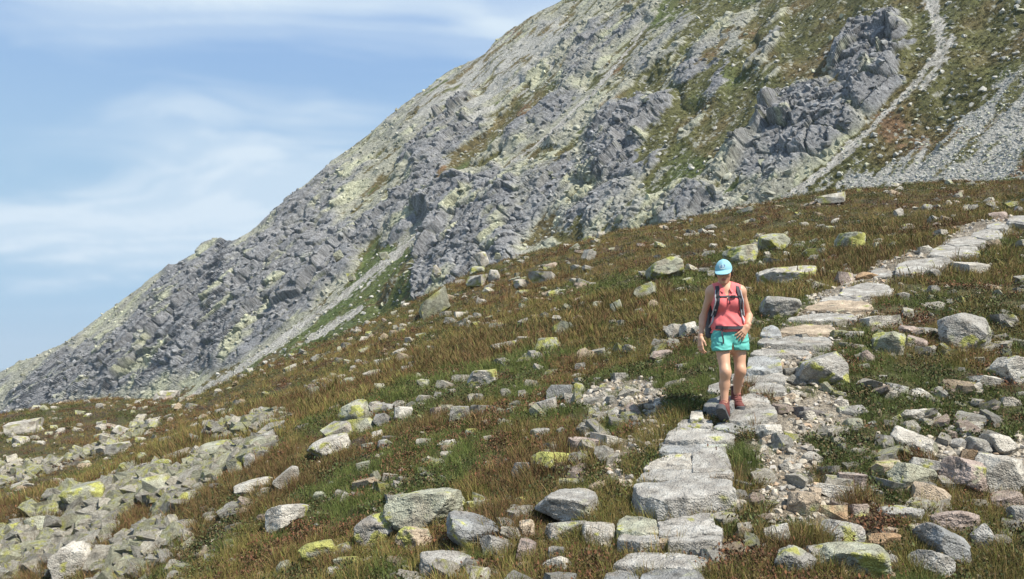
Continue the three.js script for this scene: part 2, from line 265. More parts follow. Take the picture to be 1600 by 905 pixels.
      grass = grass.map(c => c * (1 + g2 * 0.7));
      if (g2 + 0.5 * c3 > 0.60 - 0.16 * bias) grass = [0.29, 0.295, 0.25];
      if (meadow) grass = mix3(grass, [0.085, 0.125, 0.030], 0.75);
      const blue = sst(0.25, 0.95, cr - lich * 0.9 + (px0 < 420 ? 0.04 : 0));
      let rk = mix3([0.315, 0.318, 0.262], [0.215, 0.222, 0.235], blue);
      rk = mix3(rk, [0.365, 0.375, 0.275], sst(0.06, 0.26, lich + (c2 - 0.5) * 0.22 - blue * 0.06));
      const tone = 0.86 + 0.20 * c2 + 0.10 * c3 + g2 * 0.55; rk = rk.map(c => c * tone);
      if (e2 < 0.05 && g2 > 0) rk = mix3(rk, [0.12, 0.13, 0.05], 0.6);
      let c = mix3(grass, rk, sst(0.3, 0.7, rock + g2 * 0.5));
      if (scree) c = mix3(mix3([0.40, 0.40, 0.375], [0.31, 0.312, 0.295], c3), grass, sst(0.08, 0.18, fine + stre * 0.4));
      if (gully > 0.3) c = mix3(c, mix3([0.52, 0.505, 0.47], [0.28, 0.27, 0.24], c3), sst(0.3, 0.7, gully + g2 * 0.6));
      for (let m = 0; m < 3; m++) col[o * 3 + m] = c[m] * 1.4;   // the grain map averages 0.6
      MOUNTAIN.pts.push(0);
      MOUNTAIN.pts[o] = (scree || gully > 0.6) ? 2 : rock > 0.6 ? 1 : 0;
    }
    for (let k = 1; k <= 4; k++) {   // the far side falls away behind the crest
      const o = (NV + k) * W + i, q = NV * W + i; pos[o * 3] = pos[q * 3] + k * 28; pos[o * 3 + 1] = pos[q * 3 + 1] - k * k * 16; pos[o * 3 + 2] = pos[q * 3 + 2] - k * 40;
      uv[o * 2] = uv[q * 2]; uv[o * 2 + 1] = uv[q * 2 + 1] + k * 3; for (let m = 0; m < 3; m++) col[o * 3 + m] = [0.27, 0.275, 0.26][m];
    }
  }
  const idx = new Uint32Array(NU * (NV + 4) * 6); let n = 0;
  for (let j = 0; j < NV + 4; j++) for (let i = 0; i < NU; i++) { const a = j * W + i, b = a + W; idx[n++] = a; idx[n++] = a + 1; idx[n++] = b; idx[n++] = a + 1; idx[n++] = b + 1; idx[n++] = b; }
  const g = geo(pos, idx, col, uv);
  MOUNTAIN.g = g; MOUNTAIN.W = W; MOUNTAIN.NV = NV; MOUNTAIN.NU = NU;
  MOUNTAIN.mat = new THREE.MeshStandardMaterial({ vertexColors: true, map: soilTex, roughness: 0.95, bumpMap: soilBump, bumpScale: 0.35 }); MOUNTAIN.mat.name = 'mountain rock and turf';
  const o = mesh('mountain', g, MOUNTAIN.mat, scene);
  tag(o, 'steep grey rocky mountain flank with grass ledges, crags and scree gullies', 'mountain', null, 'structure');
  MOUNTAIN.mesh = o;
}
// ---------------------------------------------------------------- stone
const stoneTex = noiseTexture(1024, (u, v) => { const a = torus(u, v, 9, 2, 4), b = torus(u, v, 70, 4, 3), c = torus(u, v, 240, 6, 2); const g = 0.86 + a * 0.28 + b * 0.30 + (c > 0.2 ? -0.22 : c < -0.26 ? 0.12 : 0); return [g, g * (0.995 + a * 0.03), g * (0.985 + a * 0.05)]; }, true);
const stoneBump = noiseTexture(1024, (u, v) => { const a = torus(u, v, 12, 3, 5), b = torus(u, v, 80, 8, 3), k = Math.abs(torus(u, v, 6, 11, 3)); const g = 0.55 + a * 0.45 + b * 0.35 - (1 - sst(0, 0.025, k)) * 0.25; return [g, g, g]; });
const stoneMat = new THREE.MeshStandardMaterial({ vertexColors: true, map: stoneTex, bumpMap: stoneBump, bumpScale: 0.025, roughness: 0.88 }); stoneMat.name = 'granite';
const STONE = { grey: [0.40, 0.393, 0.372], slate: [0.29, 0.30, 0.305], pale: [0.585, 0.56, 0.505], tan: [0.50, 0.41, 0.31], pink: [0.47, 0.385, 0.345], orange: [0.50, 0.34, 0.20], green: [0.425, 0.435, 0.345], dark: [0.20, 0.185, 0.18], step: [0.445, 0.435, 0.41], blue: [0.41, 0.425, 0.43] };
const LICH = [0.45, 0.46, 0.12], LICH2 = [0.47, 0.49, 0.33];
function stoneColor(x, y, z, seed, type, lichen) {
  const a = fbm(x * 3 + seed, y * 3, z * 3, 4), b = fbm(x * 9, y * 9 + seed, z * 9, 3), k = fbm(x * 5 + seed * 2, y * 5 + 3, z * 5, 5), m = fbm(x * 17, y * 17, z * 17 + seed, 2);
  let c = STONE[type].map(q => q * (1 + a * 0.55 + b * 0.35));
  c = mix3(c, [0.50, 0.42, 0.33].map(q => q * 0.9), 0.45 * sst(0.12, 0.35, fbm(x * 2.2, y * 2.2 + seed, z * 2.2 + 7, 3)));
  if (type !== 'pale' && type !== 'step') c = mix3(c, LICH2, 0.65 * sst(0.24 - lichen * 0.35, 0.34 - lichen * 0.3, k + m * 0.3 + 0.05));
  c = mix3(c, LICH, 0.92 * sst(0.42 - lichen * 0.64, 0.47 - lichen * 0.62, k * 1.2 + m * 0.35 + a * 0.3));
  c = mix3(c, [0.11, 0.11, 0.105], 0.75 * sst(0.24, 0.32, m + b * 0.5 - 0.02));
  return c;
}
const ICO = {};
function ico(d) { if (!ICO[d]) { const g = new THREE.IcosahedronGeometry(1, d); g.deleteAttribute('uv'); g.deleteAttribute('normal'); ICO[d] = mergeVertices(g, 1e-5); } return ICO[d]; }
function stoneShape(seed, detail, sx, sy, sz, o = {}) {   // a boulder broken along flat joints, its corners worn; half sizes in metres
  const r = rng(seed * 7919 + 13), planes = [], cuts = o.cuts ?? 8, k = o.sharp ? o.sharp * 1.6 : 64;
  const boxy = o.boxy ?? 0.55;
  for (const [x, y, z] of [[1, 0, 0], [-1, 0, 0], [0, 1, 0], [0, -1, 0], [0, 0, 1], [0, 0, -1]]) { const n = new THREE.Vector3(x + (r() - 0.5) * boxy, y + (r() - 0.5) * boxy, z + (r() - 0.5) * boxy).normalize(); planes.push([n, 0.80 + r() * 0.16]); }
  for (let i = 0; i < cuts; i++) { const z = r() * 2 - 1, a = r() * 6.283, q = Math.sqrt(1 - z * z); planes.push([new THREE.Vector3(q * Math.cos(a), z, q * Math.sin(a)), 0.74 + r() * 0.26]); }
  const src = ico(detail), P = src.attributes.position, n = P.count, pos = new Float32Array(n * 3), v = new THREE.Vector3(), rough = o.rough ?? 0.8, off = seed * 3.17;
  let mx = 0, my = 0, mz = 0;
  for (let i = 0; i < n; i++) {
    v.fromBufferAttribute(P, i); let s = 0;
    for (const [m, d] of planes) { const t = m.dot(v) / d; if (t > 0.1) s += Math.exp(k * (t - 1)); }
    let rad = 1 / (1 + Math.log(Math.max(s, 1e-6)) / k); rad = Math.min(rad, 1.25);
    const f1 = fbm(v.x * 1.8 + off, v.y * 1.8, v.z * 1.8, 3), f2 = fbm(v.x * 5 + off, v.y * 5, v.z * 5, 4), cr = Math.abs(fbm(v.x * 2.4, v.y * 2.4 + off, v.z * 2.4, 2));
    rad *= 1 + rough * (f1 * 0.13 + f2 * 0.07 - (1 - sst(0, 0.035, cr)) * 0.035);
    v.multiplyScalar(rad); pos[i * 3] = v.x; pos[i * 3 + 1] = v.y; pos[i * 3 + 2] = v.z;
    mx = Math.max(mx, Math.abs(v.x)); my = Math.max(my, Math.abs(v.y)); mz = Math.max(mz, Math.abs(v.z));
  }
  for (let i = 0; i < n; i++) { pos[i * 3] *= sx / mx; pos[i * 3 + 1] *= sy / my; pos[i * 3 + 2] *= sz / mz; }
  return finishStone(geo(pos, src.index.array, null), seed, o.type ?? 'grey', o.lichen ?? 0.2);
}
function finishStone(g, seed, type, lichen, crease = 0.42) {   // colour by place on the stone, and uv in metres taken from the side each face looks to
  const P = g.attributes.position, N = g.attributes.normal, n = P.count, col = new Float32Array(n * 3);
  const off = hash2(seed, 3, 9) * 50;
  for (let i = 0; i < n; i++) { const c = stoneColor(P.getX(i) + off, P.getY(i), P.getZ(i), seed % 17, type, lichen); col.set(c, i * 3); }
  g.setAttribute('color', new THREE.BufferAttribute(col, 3));
  const h = g.toNonIndexed(), p = h.attributes.position.array, uv = new Float32Array(p.length / 3 * 2), s = 1 / 0.9, o2 = hash2(seed, 1, 1);
  for (let i = 0; i < p.length; i += 9) {
    const ux = p[i + 3] - p[i], uy = p[i + 4] - p[i + 1], uz = p[i + 5] - p[i + 2], vx = p[i + 6] - p[i], vy = p[i + 7] - p[i + 1], vz = p[i + 8] - p[i + 2];
    const nx = Math.abs(uy * vz - uz * vy), ny = Math.abs(uz * vx - ux * vz), nz = Math.abs(ux * vy - uy * vx);
    for (let k = 0; k < 3; k++) { const q = i + k * 3, t = q / 3 * 2, a = nx > ny && nx > nz ? [p[q + 2], p[q + 1]] : ny > nz ? [p[q], p[q + 2]] : [p[q], p[q + 1]]; uv[t] = a[0] * s + o2; uv[t + 1] = a[1] * s + o2 * 3; }
  }
  h.setAttribute('uv', new THREE.BufferAttribute(uv, 2));
  return crease ? toCreasedNormals(h, crease) : h;
}

const splitFaces = new TessellateModifier(0.26, 4);
function brokenStone(seed, sx, sy, sz, o = {}) {   // a block split along flat joints: the body between a set of planes, edges crisp, faces a little rough
  const r = rng(seed * 5417 + 3), planes = [], b = o.boxy ?? 0.5;
  for (const [x, y, z] of [[1, 0, 0], [-1, 0, 0], [0, 1, 0], [0, -1, 0], [0, 0, 1], [0, 0, -1]]) planes.push([new THREE.Vector3(x + (r() - 0.5) * b, y + (r() - 0.5) * b, z + (r() - 0.5) * b).normalize(), 0.78 + r() * 0.2]);
  for (let i = 0; i < (o.cuts ?? 6); i++) { const z = r() * 2 - 1, a = r() * 6.283, q = Math.sqrt(1 - z * z); planes.push([new THREE.Vector3(q * Math.cos(a), z, q * Math.sin(a)), 0.82 + r() * 0.25]); }
  const P = [], m = new THREE.Matrix3(), v = new THREE.Vector3();
  for (let i = 0; i < planes.length; i++) for (let j = i + 1; j < planes.length; j++) for (let k = j + 1; k < planes.length; k++) {
    const [A, B, C] = [planes[i][0], planes[j][0], planes[k][0]]; m.set(A.x, A.y, A.z, B.x, B.y, B.z, C.x, C.y, C.z); if (Math.abs(m.determinant()) < 0.08) continue;
    v.set(planes[i][1], planes[j][1], planes[k][1]).applyMatrix3(m.invert()); if (v.length() < 1.9 && planes.every(([n, d]) => n.dot(v) < d + 1e-4)) P.push(v.clone());
  }
  let g = new ConvexGeometry(P); g.deleteAttribute('uv'); g = splitFaces.modify(g); g.deleteAttribute('normal'); g = mergeVertices(g, 1e-4);
  const p = g.attributes.position; let mx = 0, my = 0, mz = 0; const off = seed * 1.37;
  for (let i = 0; i < p.count; i++) { v.fromBufferAttribute(p, i); v.multiplyScalar(1 + 0.05 * fbm(v.x * 3 + off, v.y * 3, v.z * 3, 4) * (o.rough ?? 1) * 2); p.setXYZ(i, v.x, v.y, v.z); mx = Math.max(mx, Math.abs(v.x)); my = Math.max(my, Math.abs(v.y)); mz = Math.max(mz, Math.abs(v.z)); }
  for (let i = 0; i < p.count; i++) p.setXYZ(i, p.getX(i) * sx / mx, p.getY(i) * sy / my, p.getZ(i) * sz / mz);
  return finishStone(geo(p.array, g.index.array, null), seed, o.type ?? 'grey', o.lichen ?? 0.2, 0.5);
}
// ---------------------------------------------------------------- the stepped stone path
const BLOCKED = [];   // outlines on the ground where nothing grows
const path = new THREE.Group(); path.name = 'stone_path'; scene.add(path);
tag(path, 'stepped footpath of pale flat slabs climbing to the right', 'path', null, 'structure');
function slab(outline, o = {}) {   // outline of its top in the photograph; lies on the slope, lifted a little
  const r = rng((o.seed ?? 1) * 911 + 7), n = outline.length; let cx = 0, cy = 0;
  for (const [a, b] of outline) { cx += a / n; cy += b / n; }
  const base = hit(cx, cy + (o.front ?? 8) * 0.5), lift = (o.lift ?? 0.09) * (cy < 620 ? 0.45 : 0.6), org = base.clone(); org.y = ground(base.x, base.z) + lift;
  const N = groundNormal(base.x, base.z, 0.35); N.lerp(new THREE.Vector3(0, 1, 0), (o.level ?? 0.2) * (cy < 600 ? 0 : 1)).normalize();
  if (o.tilt) N.add(new THREE.Vector3(0, 0, o.tilt)).normalize();
  { const q = hit(cx, cy, lift); org.copy(q); }   // its top's centre stands this far above the ground
  const top = outline.map(([a, b]) => { const d = rayDir(a, b), t = org.clone().sub(EYE).dot(N) / d.dot(N); return d.multiplyScalar(t).add(EYE).sub(org); });
  const th = o.th ?? 0.22, K = 84, rings = [[0.0, 0], [0.22, 0], [0.45, 0], [0.66, 0], [0.84, 0], [0.95, -0.002], [0.99, -0.008], [1.0, -0.022], [1.008, -0.12], [1.016, -0.2], [1.02, -0.36], [1.022, -0.55], [1.015, -0.8], [1.0, -1]];
  const ax = new THREE.Vector3(1, 0, 0).addScaledVector(N, -N.x).normalize(), az = new THREE.Vector3().crossVectors(ax, N).normalize();
  const P2 = top.map(v => [v.dot(ax), v.dot(az)]), pos = [], idx = [], seed = o.seed ?? 1;
  const radius = th0 => { const dx = Math.cos(th0), dy = Math.sin(th0); let best = 0; for (let i = 0, j = P2.length - 1; i < P2.length; j = i++) { const [x1, y1] = P2[j], [x2, y2] = P2[i], ex = x2 - x1, ey = y2 - y1, den = dx * ey - dy * ex; if (Math.abs(den) < 1e-9) continue; const t = (x1 * ey - y1 * ex) / den, u = (x1 * dy - y1 * dx) / den; if (t > 0 && u >= -1e-6 && u <= 1 + 1e-6) best = Math.max(best, t); } return best; };
  const rad = [...Array(K).keys()].map(k => radius(k / K * 2 * Math.PI)), sm = rad.map((q, k) => (rad[(k + K - 1) % K] + 6 * q + rad[(k + 1) % K]) / 8 * 1.035);
  rings.forEach(([f, dep], j) => {
    for (let k = 0; k < K; k++) {
      const a = k / K * 2 * Math.PI, q = sm[k] * f, x = Math.cos(a) * q, y = Math.sin(a) * q;
      const drop = j < 8 ? dep : dep * th;
      const bump = (j < 8 ? fbm(x * 4 + seed, seed, y * 4, 4) * 0.03 + fbm(x * 14 + seed, seed, y * 14, 2) * 0.012 : 0), ed = j >= 6 ? 1 + fbm(Math.cos(a) * 4 + seed, dep * 3, Math.sin(a) * 4, 4) * 0.12 : 1;
      pos.push(ax.x * x * ed + az.x * y * ed + N.x * bump, ax.y * x * ed + az.y * y * ed + N.y * bump + drop, ax.z * x * ed + az.z * y * ed + N.z * bump);
      if (j < rings.length - 1) { const A = j * K + k, B = j * K + (k + 1) % K; idx.push(A, B, A + K, B, B + K, A + K); }
    }
  });
  const c = pos.length / 3 - 1;
  const g = finishStone(geo(pos, idx, null), seed, o.type ?? 'step', o.lichen ?? 0.0);
  const m = mesh('step_slab', g, stoneMat, path); m.position.copy(org);
  if (o.label) m.userData.label = o.label;
  BLOCKED.push(top.map(v => [v.x + org.x, v.z + org.z]));
  return m;
}
let slabSeed = 30;
const S = (outline, o = {}) => slab(outline, { seed: ++slabSeed, ...o });
const Q = (x0, x1, y0, y1, o = {}) => { const r = rng(x0 * 13 + y0), w = x1 - x0, h = y1 - y0, j = s => (r() - 0.5) * s; return S([[x0 + j(4), y1 - h * 0.15], [x0 + w * (0.05 + r() * 0.08), y0 + h * (0.25 + r() * 0.2)], [x0 + w * (0.25 + r() * 0.15), y0 + j(h * 0.2)], [x0 + w * 0.6, y0 + j(h * 0.3)], [x1 - w * 0.08, y0 + h * (0.1 + r() * 0.15)], [x1, y0 + h * 0.55], [x1 - w * 0.04, y1 - h * 0.1], [x0 + w * 0.65, y1 + j(3)], [x0 + w * 0.3, y1 + j(3)]], o); };
S([[994, 930], [1003, 898], [1030, 888], [1060, 883], [1092, 886], [1106, 915], [1100, 935]], { type: 'slate', lift: 0.08, label: 'darker slab cut by the lower edge' });
S([[935, 925], [948, 894], [975, 889], [998, 896], [994, 925]], { type: 'slate' });
S([[958, 880], [980, 866], [1045, 863], [1106, 869], [1100, 880], [1078, 887], [994, 884]], { lift: 0.10 });
S([[966, 842], [968, 833], [1000, 833], [1027, 836], [1029, 845], [1000, 848]], { lift: 0.17, th: 0.2, level: 0.6 });
S([[1029, 848], [1027, 842], [1034, 840], [1045, 843], [1046, 850]], { lift: 0.13, th: 0.17, type: 'tan', label: 'small wedge stone between two risers' });
S([[1046, 846], [1045, 838], [1085, 836], [1124, 835], [1127, 843], [1090, 847]], { lift: 0.17, th: 0.2, level: 0.6 });
S([[964, 829], [967, 813], [980, 806], [1005, 806], [1024, 811], [1029, 832], [1000, 833]], { lift: 0.15, lichen: 0.42, type: 'green', label: 'slab with yellow-green lichen along its front' });
S([[1031, 834], [1031, 814], [1060, 806], [1100, 800], [1114, 803], [1116, 818], [1128, 825], [1127, 834], [1080, 835]], { lift: 0.16 });
S([[989, 755], [1020, 752], [1105, 745], [1141, 748], [1145, 766], [1110, 770], [1075, 778], [1030, 781], [1000, 772]], { lift: 0.26, th: 0.36, level: 0.15, label: 'largest, thickest slab of the steps' });
S([[996, 746], [1010, 735], [1030, 729], [1060, 735], [1100, 733], [1140, 731], [1144, 742], [1100, 745], [1030, 750]], { lift: 0.16 });
S([[1006, 731], [1015, 721], [1045, 708], [1079, 707], [1081, 734], [1040, 733]], { lift: 0.13, type: 'pale' });
S([[1082, 707], [1110, 699], [1132, 697], [1141, 722], [1132, 734], [1083, 735]], { lift: 0.13 });
S([[1031, 704], [1033, 690], [1048, 687], [1070, 690], [1134, 690], [1134, 696], [1108, 699], [1080, 706], [1045, 707]], { lift: 0.12, type: 'blue' });
S([[1040, 686], [1046, 673], [1066, 664], [1110, 668], [1147, 680], [1140, 686], [1075, 689]], { lift: 0.13 });
S([[1058, 662], [1066, 655], [1090, 653], [1113, 656], [1112, 664], [1085, 666]], { lift: 0.12 });
S([[1078, 654], [1080, 642], [1097, 641], [1100, 654]], { lift: 0.17, th: 0.25, type: 'pale', label: 'small blocky stone on the left of the steps' });
S([[1114, 669], [1122, 661], [1150, 658], [1182, 660], [1180, 671], [1150, 675]], { lift: 0.06, type: 'blue' });
S([[1139, 655], [1146, 640], [1160, 630], [1195, 627], [1210, 634], [1213, 646], [1190, 652], [1160, 658]], { lift: 0.11, type: 'grey' });
S([[1100, 634], [1108, 622], [1125, 617], [1148, 619], [1146, 632], [1120, 637]], { lift: 0.19, th: 0.3, type: 'slate', label: 'bluish rounded slab behind the hiker\'s front boot' });
Q(1150, 1202, 616, 632, { lift: 0.10 }); Q(1166, 1228, 597, 613, { lift: 0.10, type: 'grey' }); Q(1141, 1230, 579, 596, { lift: 0.11 });
S([[1167, 577], [1170, 558], [1200, 555], [1218, 557], [1221, 574], [1195, 579]], { lift: 0.20, th: 0.3, type: 'blue', label: 'tall bright block beside the hiker\'s hip' });
Q(1105, 1150, 598, 612, { lift: 0.08 }); Q(1174, 1266, 545, 555, { lift: 0.12 }); Q(1206, 1298, 524, 539, { lift: 0.14, type: 'grey' });
S([[1188, 523], [1192, 512], [1207, 508], [1216, 512], [1221, 522], [1205, 526]], { lift: 0.18, th: 0.3, type: 'blue' }); Q(1184, 1216, 528, 536, { lift: 0.1 });
Q(1219, 1304, 506, 521, { lift: 0.14, type: 'tan' }); Q(1229, 1338, 489, 501, { lift: 0.15 }); Q(1258, 1362, 469, 484, { lift: 0.17, type: 'tan' }); Q(1282, 1345, 461, 471, { lift: 0.1 });
Q(1312, 1394, 443, 462, { lift: 0.12 }); Q(1358, 1394, 420, 432, { lift: 0.12 }); S([[1400, 424], [1403, 412], [1430, 405], [1482, 401], [1488, 408], [1460, 420], [1425, 427]], { lift: 0.2, th: 0.3 });
Q(1452, 1530, 383, 399, { lift: 0.2, lichen: 0.15 }); Q(1474, 1540, 370, 381, { lift: 0.16 }); Q(1518, 1566, 358, 370, { lift: 0.2 }); Q(1541, 1576, 348, 357, { lift: 0.16 }); Q(1572, 1625, 336, 347, { lift: 0.16 });
// ---------------------------------------------------------------- single boulders and stones: left, right, top and base as they show in the photograph, kind of stone, lichen, lean, label
const ROCKS = [], MARKS = [], ALIKE = [];
function rock(x0, x1, y0, y1, type, lichen, lean, label, group, o = {}) {
  const big = x1 - x0, h = y1 - y0, cx = (x0 + x1) / 2, base = hit(cx, y1 - Math.min(3, h * 0.15)), d = -base.z, m = d / FOC;
  const sx = big * m / 2 * 1.03, sz = Math.min(sx * 0.9, Math.max(sx * 0.6, h * m * 0.8)) * (o.deep ?? 1);
  const dc = d + sz * 0.55, c = at(cx, (y0 + y1) / 2, dc), low = Math.min(ground(c.x, c.z - 0), ground(base.x, base.z)) - 0.05;
  let topY = at(cx, y0, dc).y; const botY = Math.min(low, at(cx, y1, d).y - 0.03); const sy = clamp((topY - botY) / 2, sx * 0.25, Math.max(sx, h * m) * 0.95);
  c.y = topY - sy;
  const detail = big > 75 ? 17 : big > 45 ? 12 : big > 25 ? 8 : 5, seed = Math.round(x0 * 31 + y0 * 17);
  const g = (big < 62 && hash2(seed, 8, 8) < 0.6 && !o.sharp ? (q, d, ...a) => brokenStone(q, ...a) : stoneShape)(seed, detail, sx, sy, sz, { type, lichen, cuts: o.cuts, boxy: o.boxy, sharp: o.sharp, rough: o.rough });
  const k = mesh(big > 44 ? 'boulder' : 'rock', g, stoneMat, scene);
  k.position.copy(c); k.rotation.set((hash2(seed, 1, 2) - 0.5) * 0.2, (hash2(seed, 2, 2) - 0.5) * 0.9, lean * Math.PI / 180);
  tag(k, label, big > 44 ? 'boulder' : 'rock', group); k.userData.spot = [cx, (y0 + y1) / 2, big, type];
  if (!group) MARKS.push([cx, (y0 + y1) / 2, label, big, h]); else ALIKE.push(k);
  ROCKS.push([c.x, c.z, Math.max(sx, sz)]);
  return k;
}
const B = (list, group) => { for (const [x0, x1, y0, y1, t, l, a, label, o] of list) rock(x0, x1, y0, y1, t, l, a, label, group, o); };
B([
  [612, 726, 764, 828, 'green', 0.22, 4, 'large flat-topped grey-green boulder in the lower centre grass', { sharp: 34 }],
  [560, 636, 800, 850, 'grey', 0.55, 16, 'lichen-yellowed boulder leaning on the left of the large grey-green one'],
  [623, 679, 822, 862, 'tan', 0.12, 0, 'rounded tan boulder below the large grey-green one', { sharp: 14, rough: 1.4 }],
  [694, 775, 803, 862, 'slate', 0.08, -18, 'dark grey boulder with a sloping right side, right of the tan one'],
  [752, 800, 838, 870, 'grey', 0.05, -12, 'flat grey stone at the foot of the dark grey boulder'],
  [655, 734, 864, 902, 'grey', 0.05, -3, 'flat grey slab boulder at the bottom edge', { cuts: 5, boxy: 0.25, sharp: 40 }],
  [726, 771, 780, 798, 'green', 0.75, 0, 'low bright yellow lichen stone right of the large grey-green boulder'],
  [414, 483, 787, 830, 'pale', 0.36, 22, 'pale wedge boulder with yellow flecks, alone in brown grass'],
  [468, 530, 843, 884, 'green', 0.8, 10, 'bright yellow lichen boulder half sunk in grass at lower left'],
  [522, 568, 870, 889, 'green', 0.72, 0, 'flat bright yellow stone near the bottom edge'],
  [519, 552, 849, 873, 'grey', 0.5, 8, 'small speckled stone between two bright yellow ones'],
  [507, 531, 886, 905, 'pale', 0, 0, 'small white stone on the bottom edge'],
  [432, 456, 876, 899, 'green', 0.6, 0, 'small round lichen stone near the lower left bottom edge'],
  [487, 515, 768, 783, 'green', 0.45, 0, 'small round pale green stone in the brown grass'],
  [730, 779, 577, 606, 'pale', 0.62, 8, 'square yellow lichen boulder alone on the middle slope', { boxy: 0.3, cuts: 6 }],
  [530, 578, 625, 668, 'green', 0.48, 14, 'tall lichen block at the top of the centre-left outcrop'],
  [505, 555, 660, 693, 'grey', 0.34, 18, 'grey block at the lower left of the centre-left outcrop'],
  [542, 590, 653, 676, 'green', 0.55, 10, 'yellow-green slab across the middle of the centre-left outcrop'],
  [574, 598, 625, 652, 'grey', 0.4, 0, 'upright block beside the tall lichen block of the outcrop'],
  [595, 618, 629, 648, 'grey', 0.12, 0, 'small grey block on the outcrop crest'],
  [612, 642, 633, 660, 'pale', 0.1, -8, 'pale block at the right end of the outcrop crest'],
  [580, 615, 645, 668, 'grey', 0.2, 5, 'grey block in the middle of the outcrop'],
  [702, 735, 630, 666, 'grey', 0.25, 0, 'upright cracked grey rock right of the outcrop'],
  [687, 711, 631, 650, 'green', 0.4, 6, 'lichen rock just left of the upright cracked rock'],
  [672, 690, 634, 656, 'pink', 0.1, 0, 'narrow pinkish rock second left of the upright cracked rock'],
  [483, 554, 680, 716, 'pale', 0.38, 24, 'long tilted slab below the centre-left outcrop'],
  [596, 622, 680, 691, 'dark', 0.05, -4, 'thin dark flat stone lying on rocks under the outcrop'],
  [564, 586, 691, 707, 'green', 0.2, 0, 'flat grey-green stone in the row under the outcrop'],
  [590, 615, 685, 704, 'grey', 0.1, 0, 'grey stone beneath the thin dark flat one'],
  [580, 599, 672, 688, 'pale', 0.1, 0, 'small pale stone above the thin dark flat one'],
  [650, 678, 684, 699, 'pale', 0.2, 0, 'pale stone at the right end of the row under the outcrop'],
  [685, 713, 686, 700, 'pale', 0.02, 0, 'white stone alone right of the outcrop row'],
  [685, 707, 703, 719, 'pale', 0.0, 0, 'white stone just below another white stone in the centre grass'],
  [726, 752, 669, 682, 'green', 0.4, 0, 'low lichen stone right of the outcrop, below the cracked rock'],
  [595, 623, 738, 754, 'pale', 0.25, 0, 'pale stone above the large grey-green boulder'],
  [426, 473, 733, 767, 'pale', 0.28, 30, 'tilted pale slab at the end of the lower left rubble'],
  [362, 426, 750, 774, 'pale', 0.08, 12, 'long low white-grey slab below the rubble band'],
  [830, 948, 762, 820, 'grey', 0.08, -4, 'large grey dome-shaped boulder left of the bottom steps', { sharp: 22 }],
  [854, 924, 811, 842, 'grey', 0.2, 0, 'low boulder under the front of the dome-shaped one'],
  [907, 966, 814, 850, 'pale', 0.14, -6, 'rounded pale boulder beside the lowest step slabs', { sharp: 14 }],
  [813, 836, 809, 842, 'tan', 0.1, 8, 'upright tan stone left of the dome-shaped boulder'],
  [806, 838, 843, 877, 'pink', 0.05, 0, 'pinkish block below the upright tan stone'],
  [856, 885, 854, 877, 'grey', 0.3, 6, 'small grey stone below the low boulder'],
  [848, 895, 868, 895, 'pale', 0.15, 16, 'flat pale slab tilted left at the bottom, left of the steps'],
  [832, 904, 704, 738, 'green', 0.85, 2, 'bright yellow lichen boulder left of the steps', { sharp: 18 }],
  [885, 937, 679, 710, 'pink', 0.15, 0, 'rounded pinkish-grey boulder above the bright yellow one'],
  [924, 982, 680, 699, 'pale', 0.04, -10, 'long pale flat stone left of the steps'],
  [917, 947, 752, 774, 'tan', 0.0, 4, 'pale tan stone between dome boulder and steps'],
  [798, 832, 722, 748, 'grey', 0.15, 6, 'grey stone left of the bright yellow boulder'],
  [842, 884, 689, 705, 'grey', 0.15, 6, 'low grey stone above the bright yellow boulder'],
  [830, 862, 669, 688, 'grey', 0.1, 4, 'low grey stone upper left of the pinkish boulder'],
  [874, 920, 745, 761, 'green', 0.6, 0, 'flat yellowed stone below the bright yellow boulder'],
  [798, 825, 774, 792, 'green', 0.55, 6, 'yellow-green stone left of the dome-shaped boulder'],
  [855, 895, 597, 628, 'slate', 0.15, 0, 'pointed grey rock left of the hiker on the slope'],
  [893, 913, 596, 617, 'green', 0.3, 0, 'small lichen rock beside the pointed grey rock'],
  [836, 875, 622, 648, 'grey', 0.2, 8, 'flat rock below the pointed grey rock'],
], null);
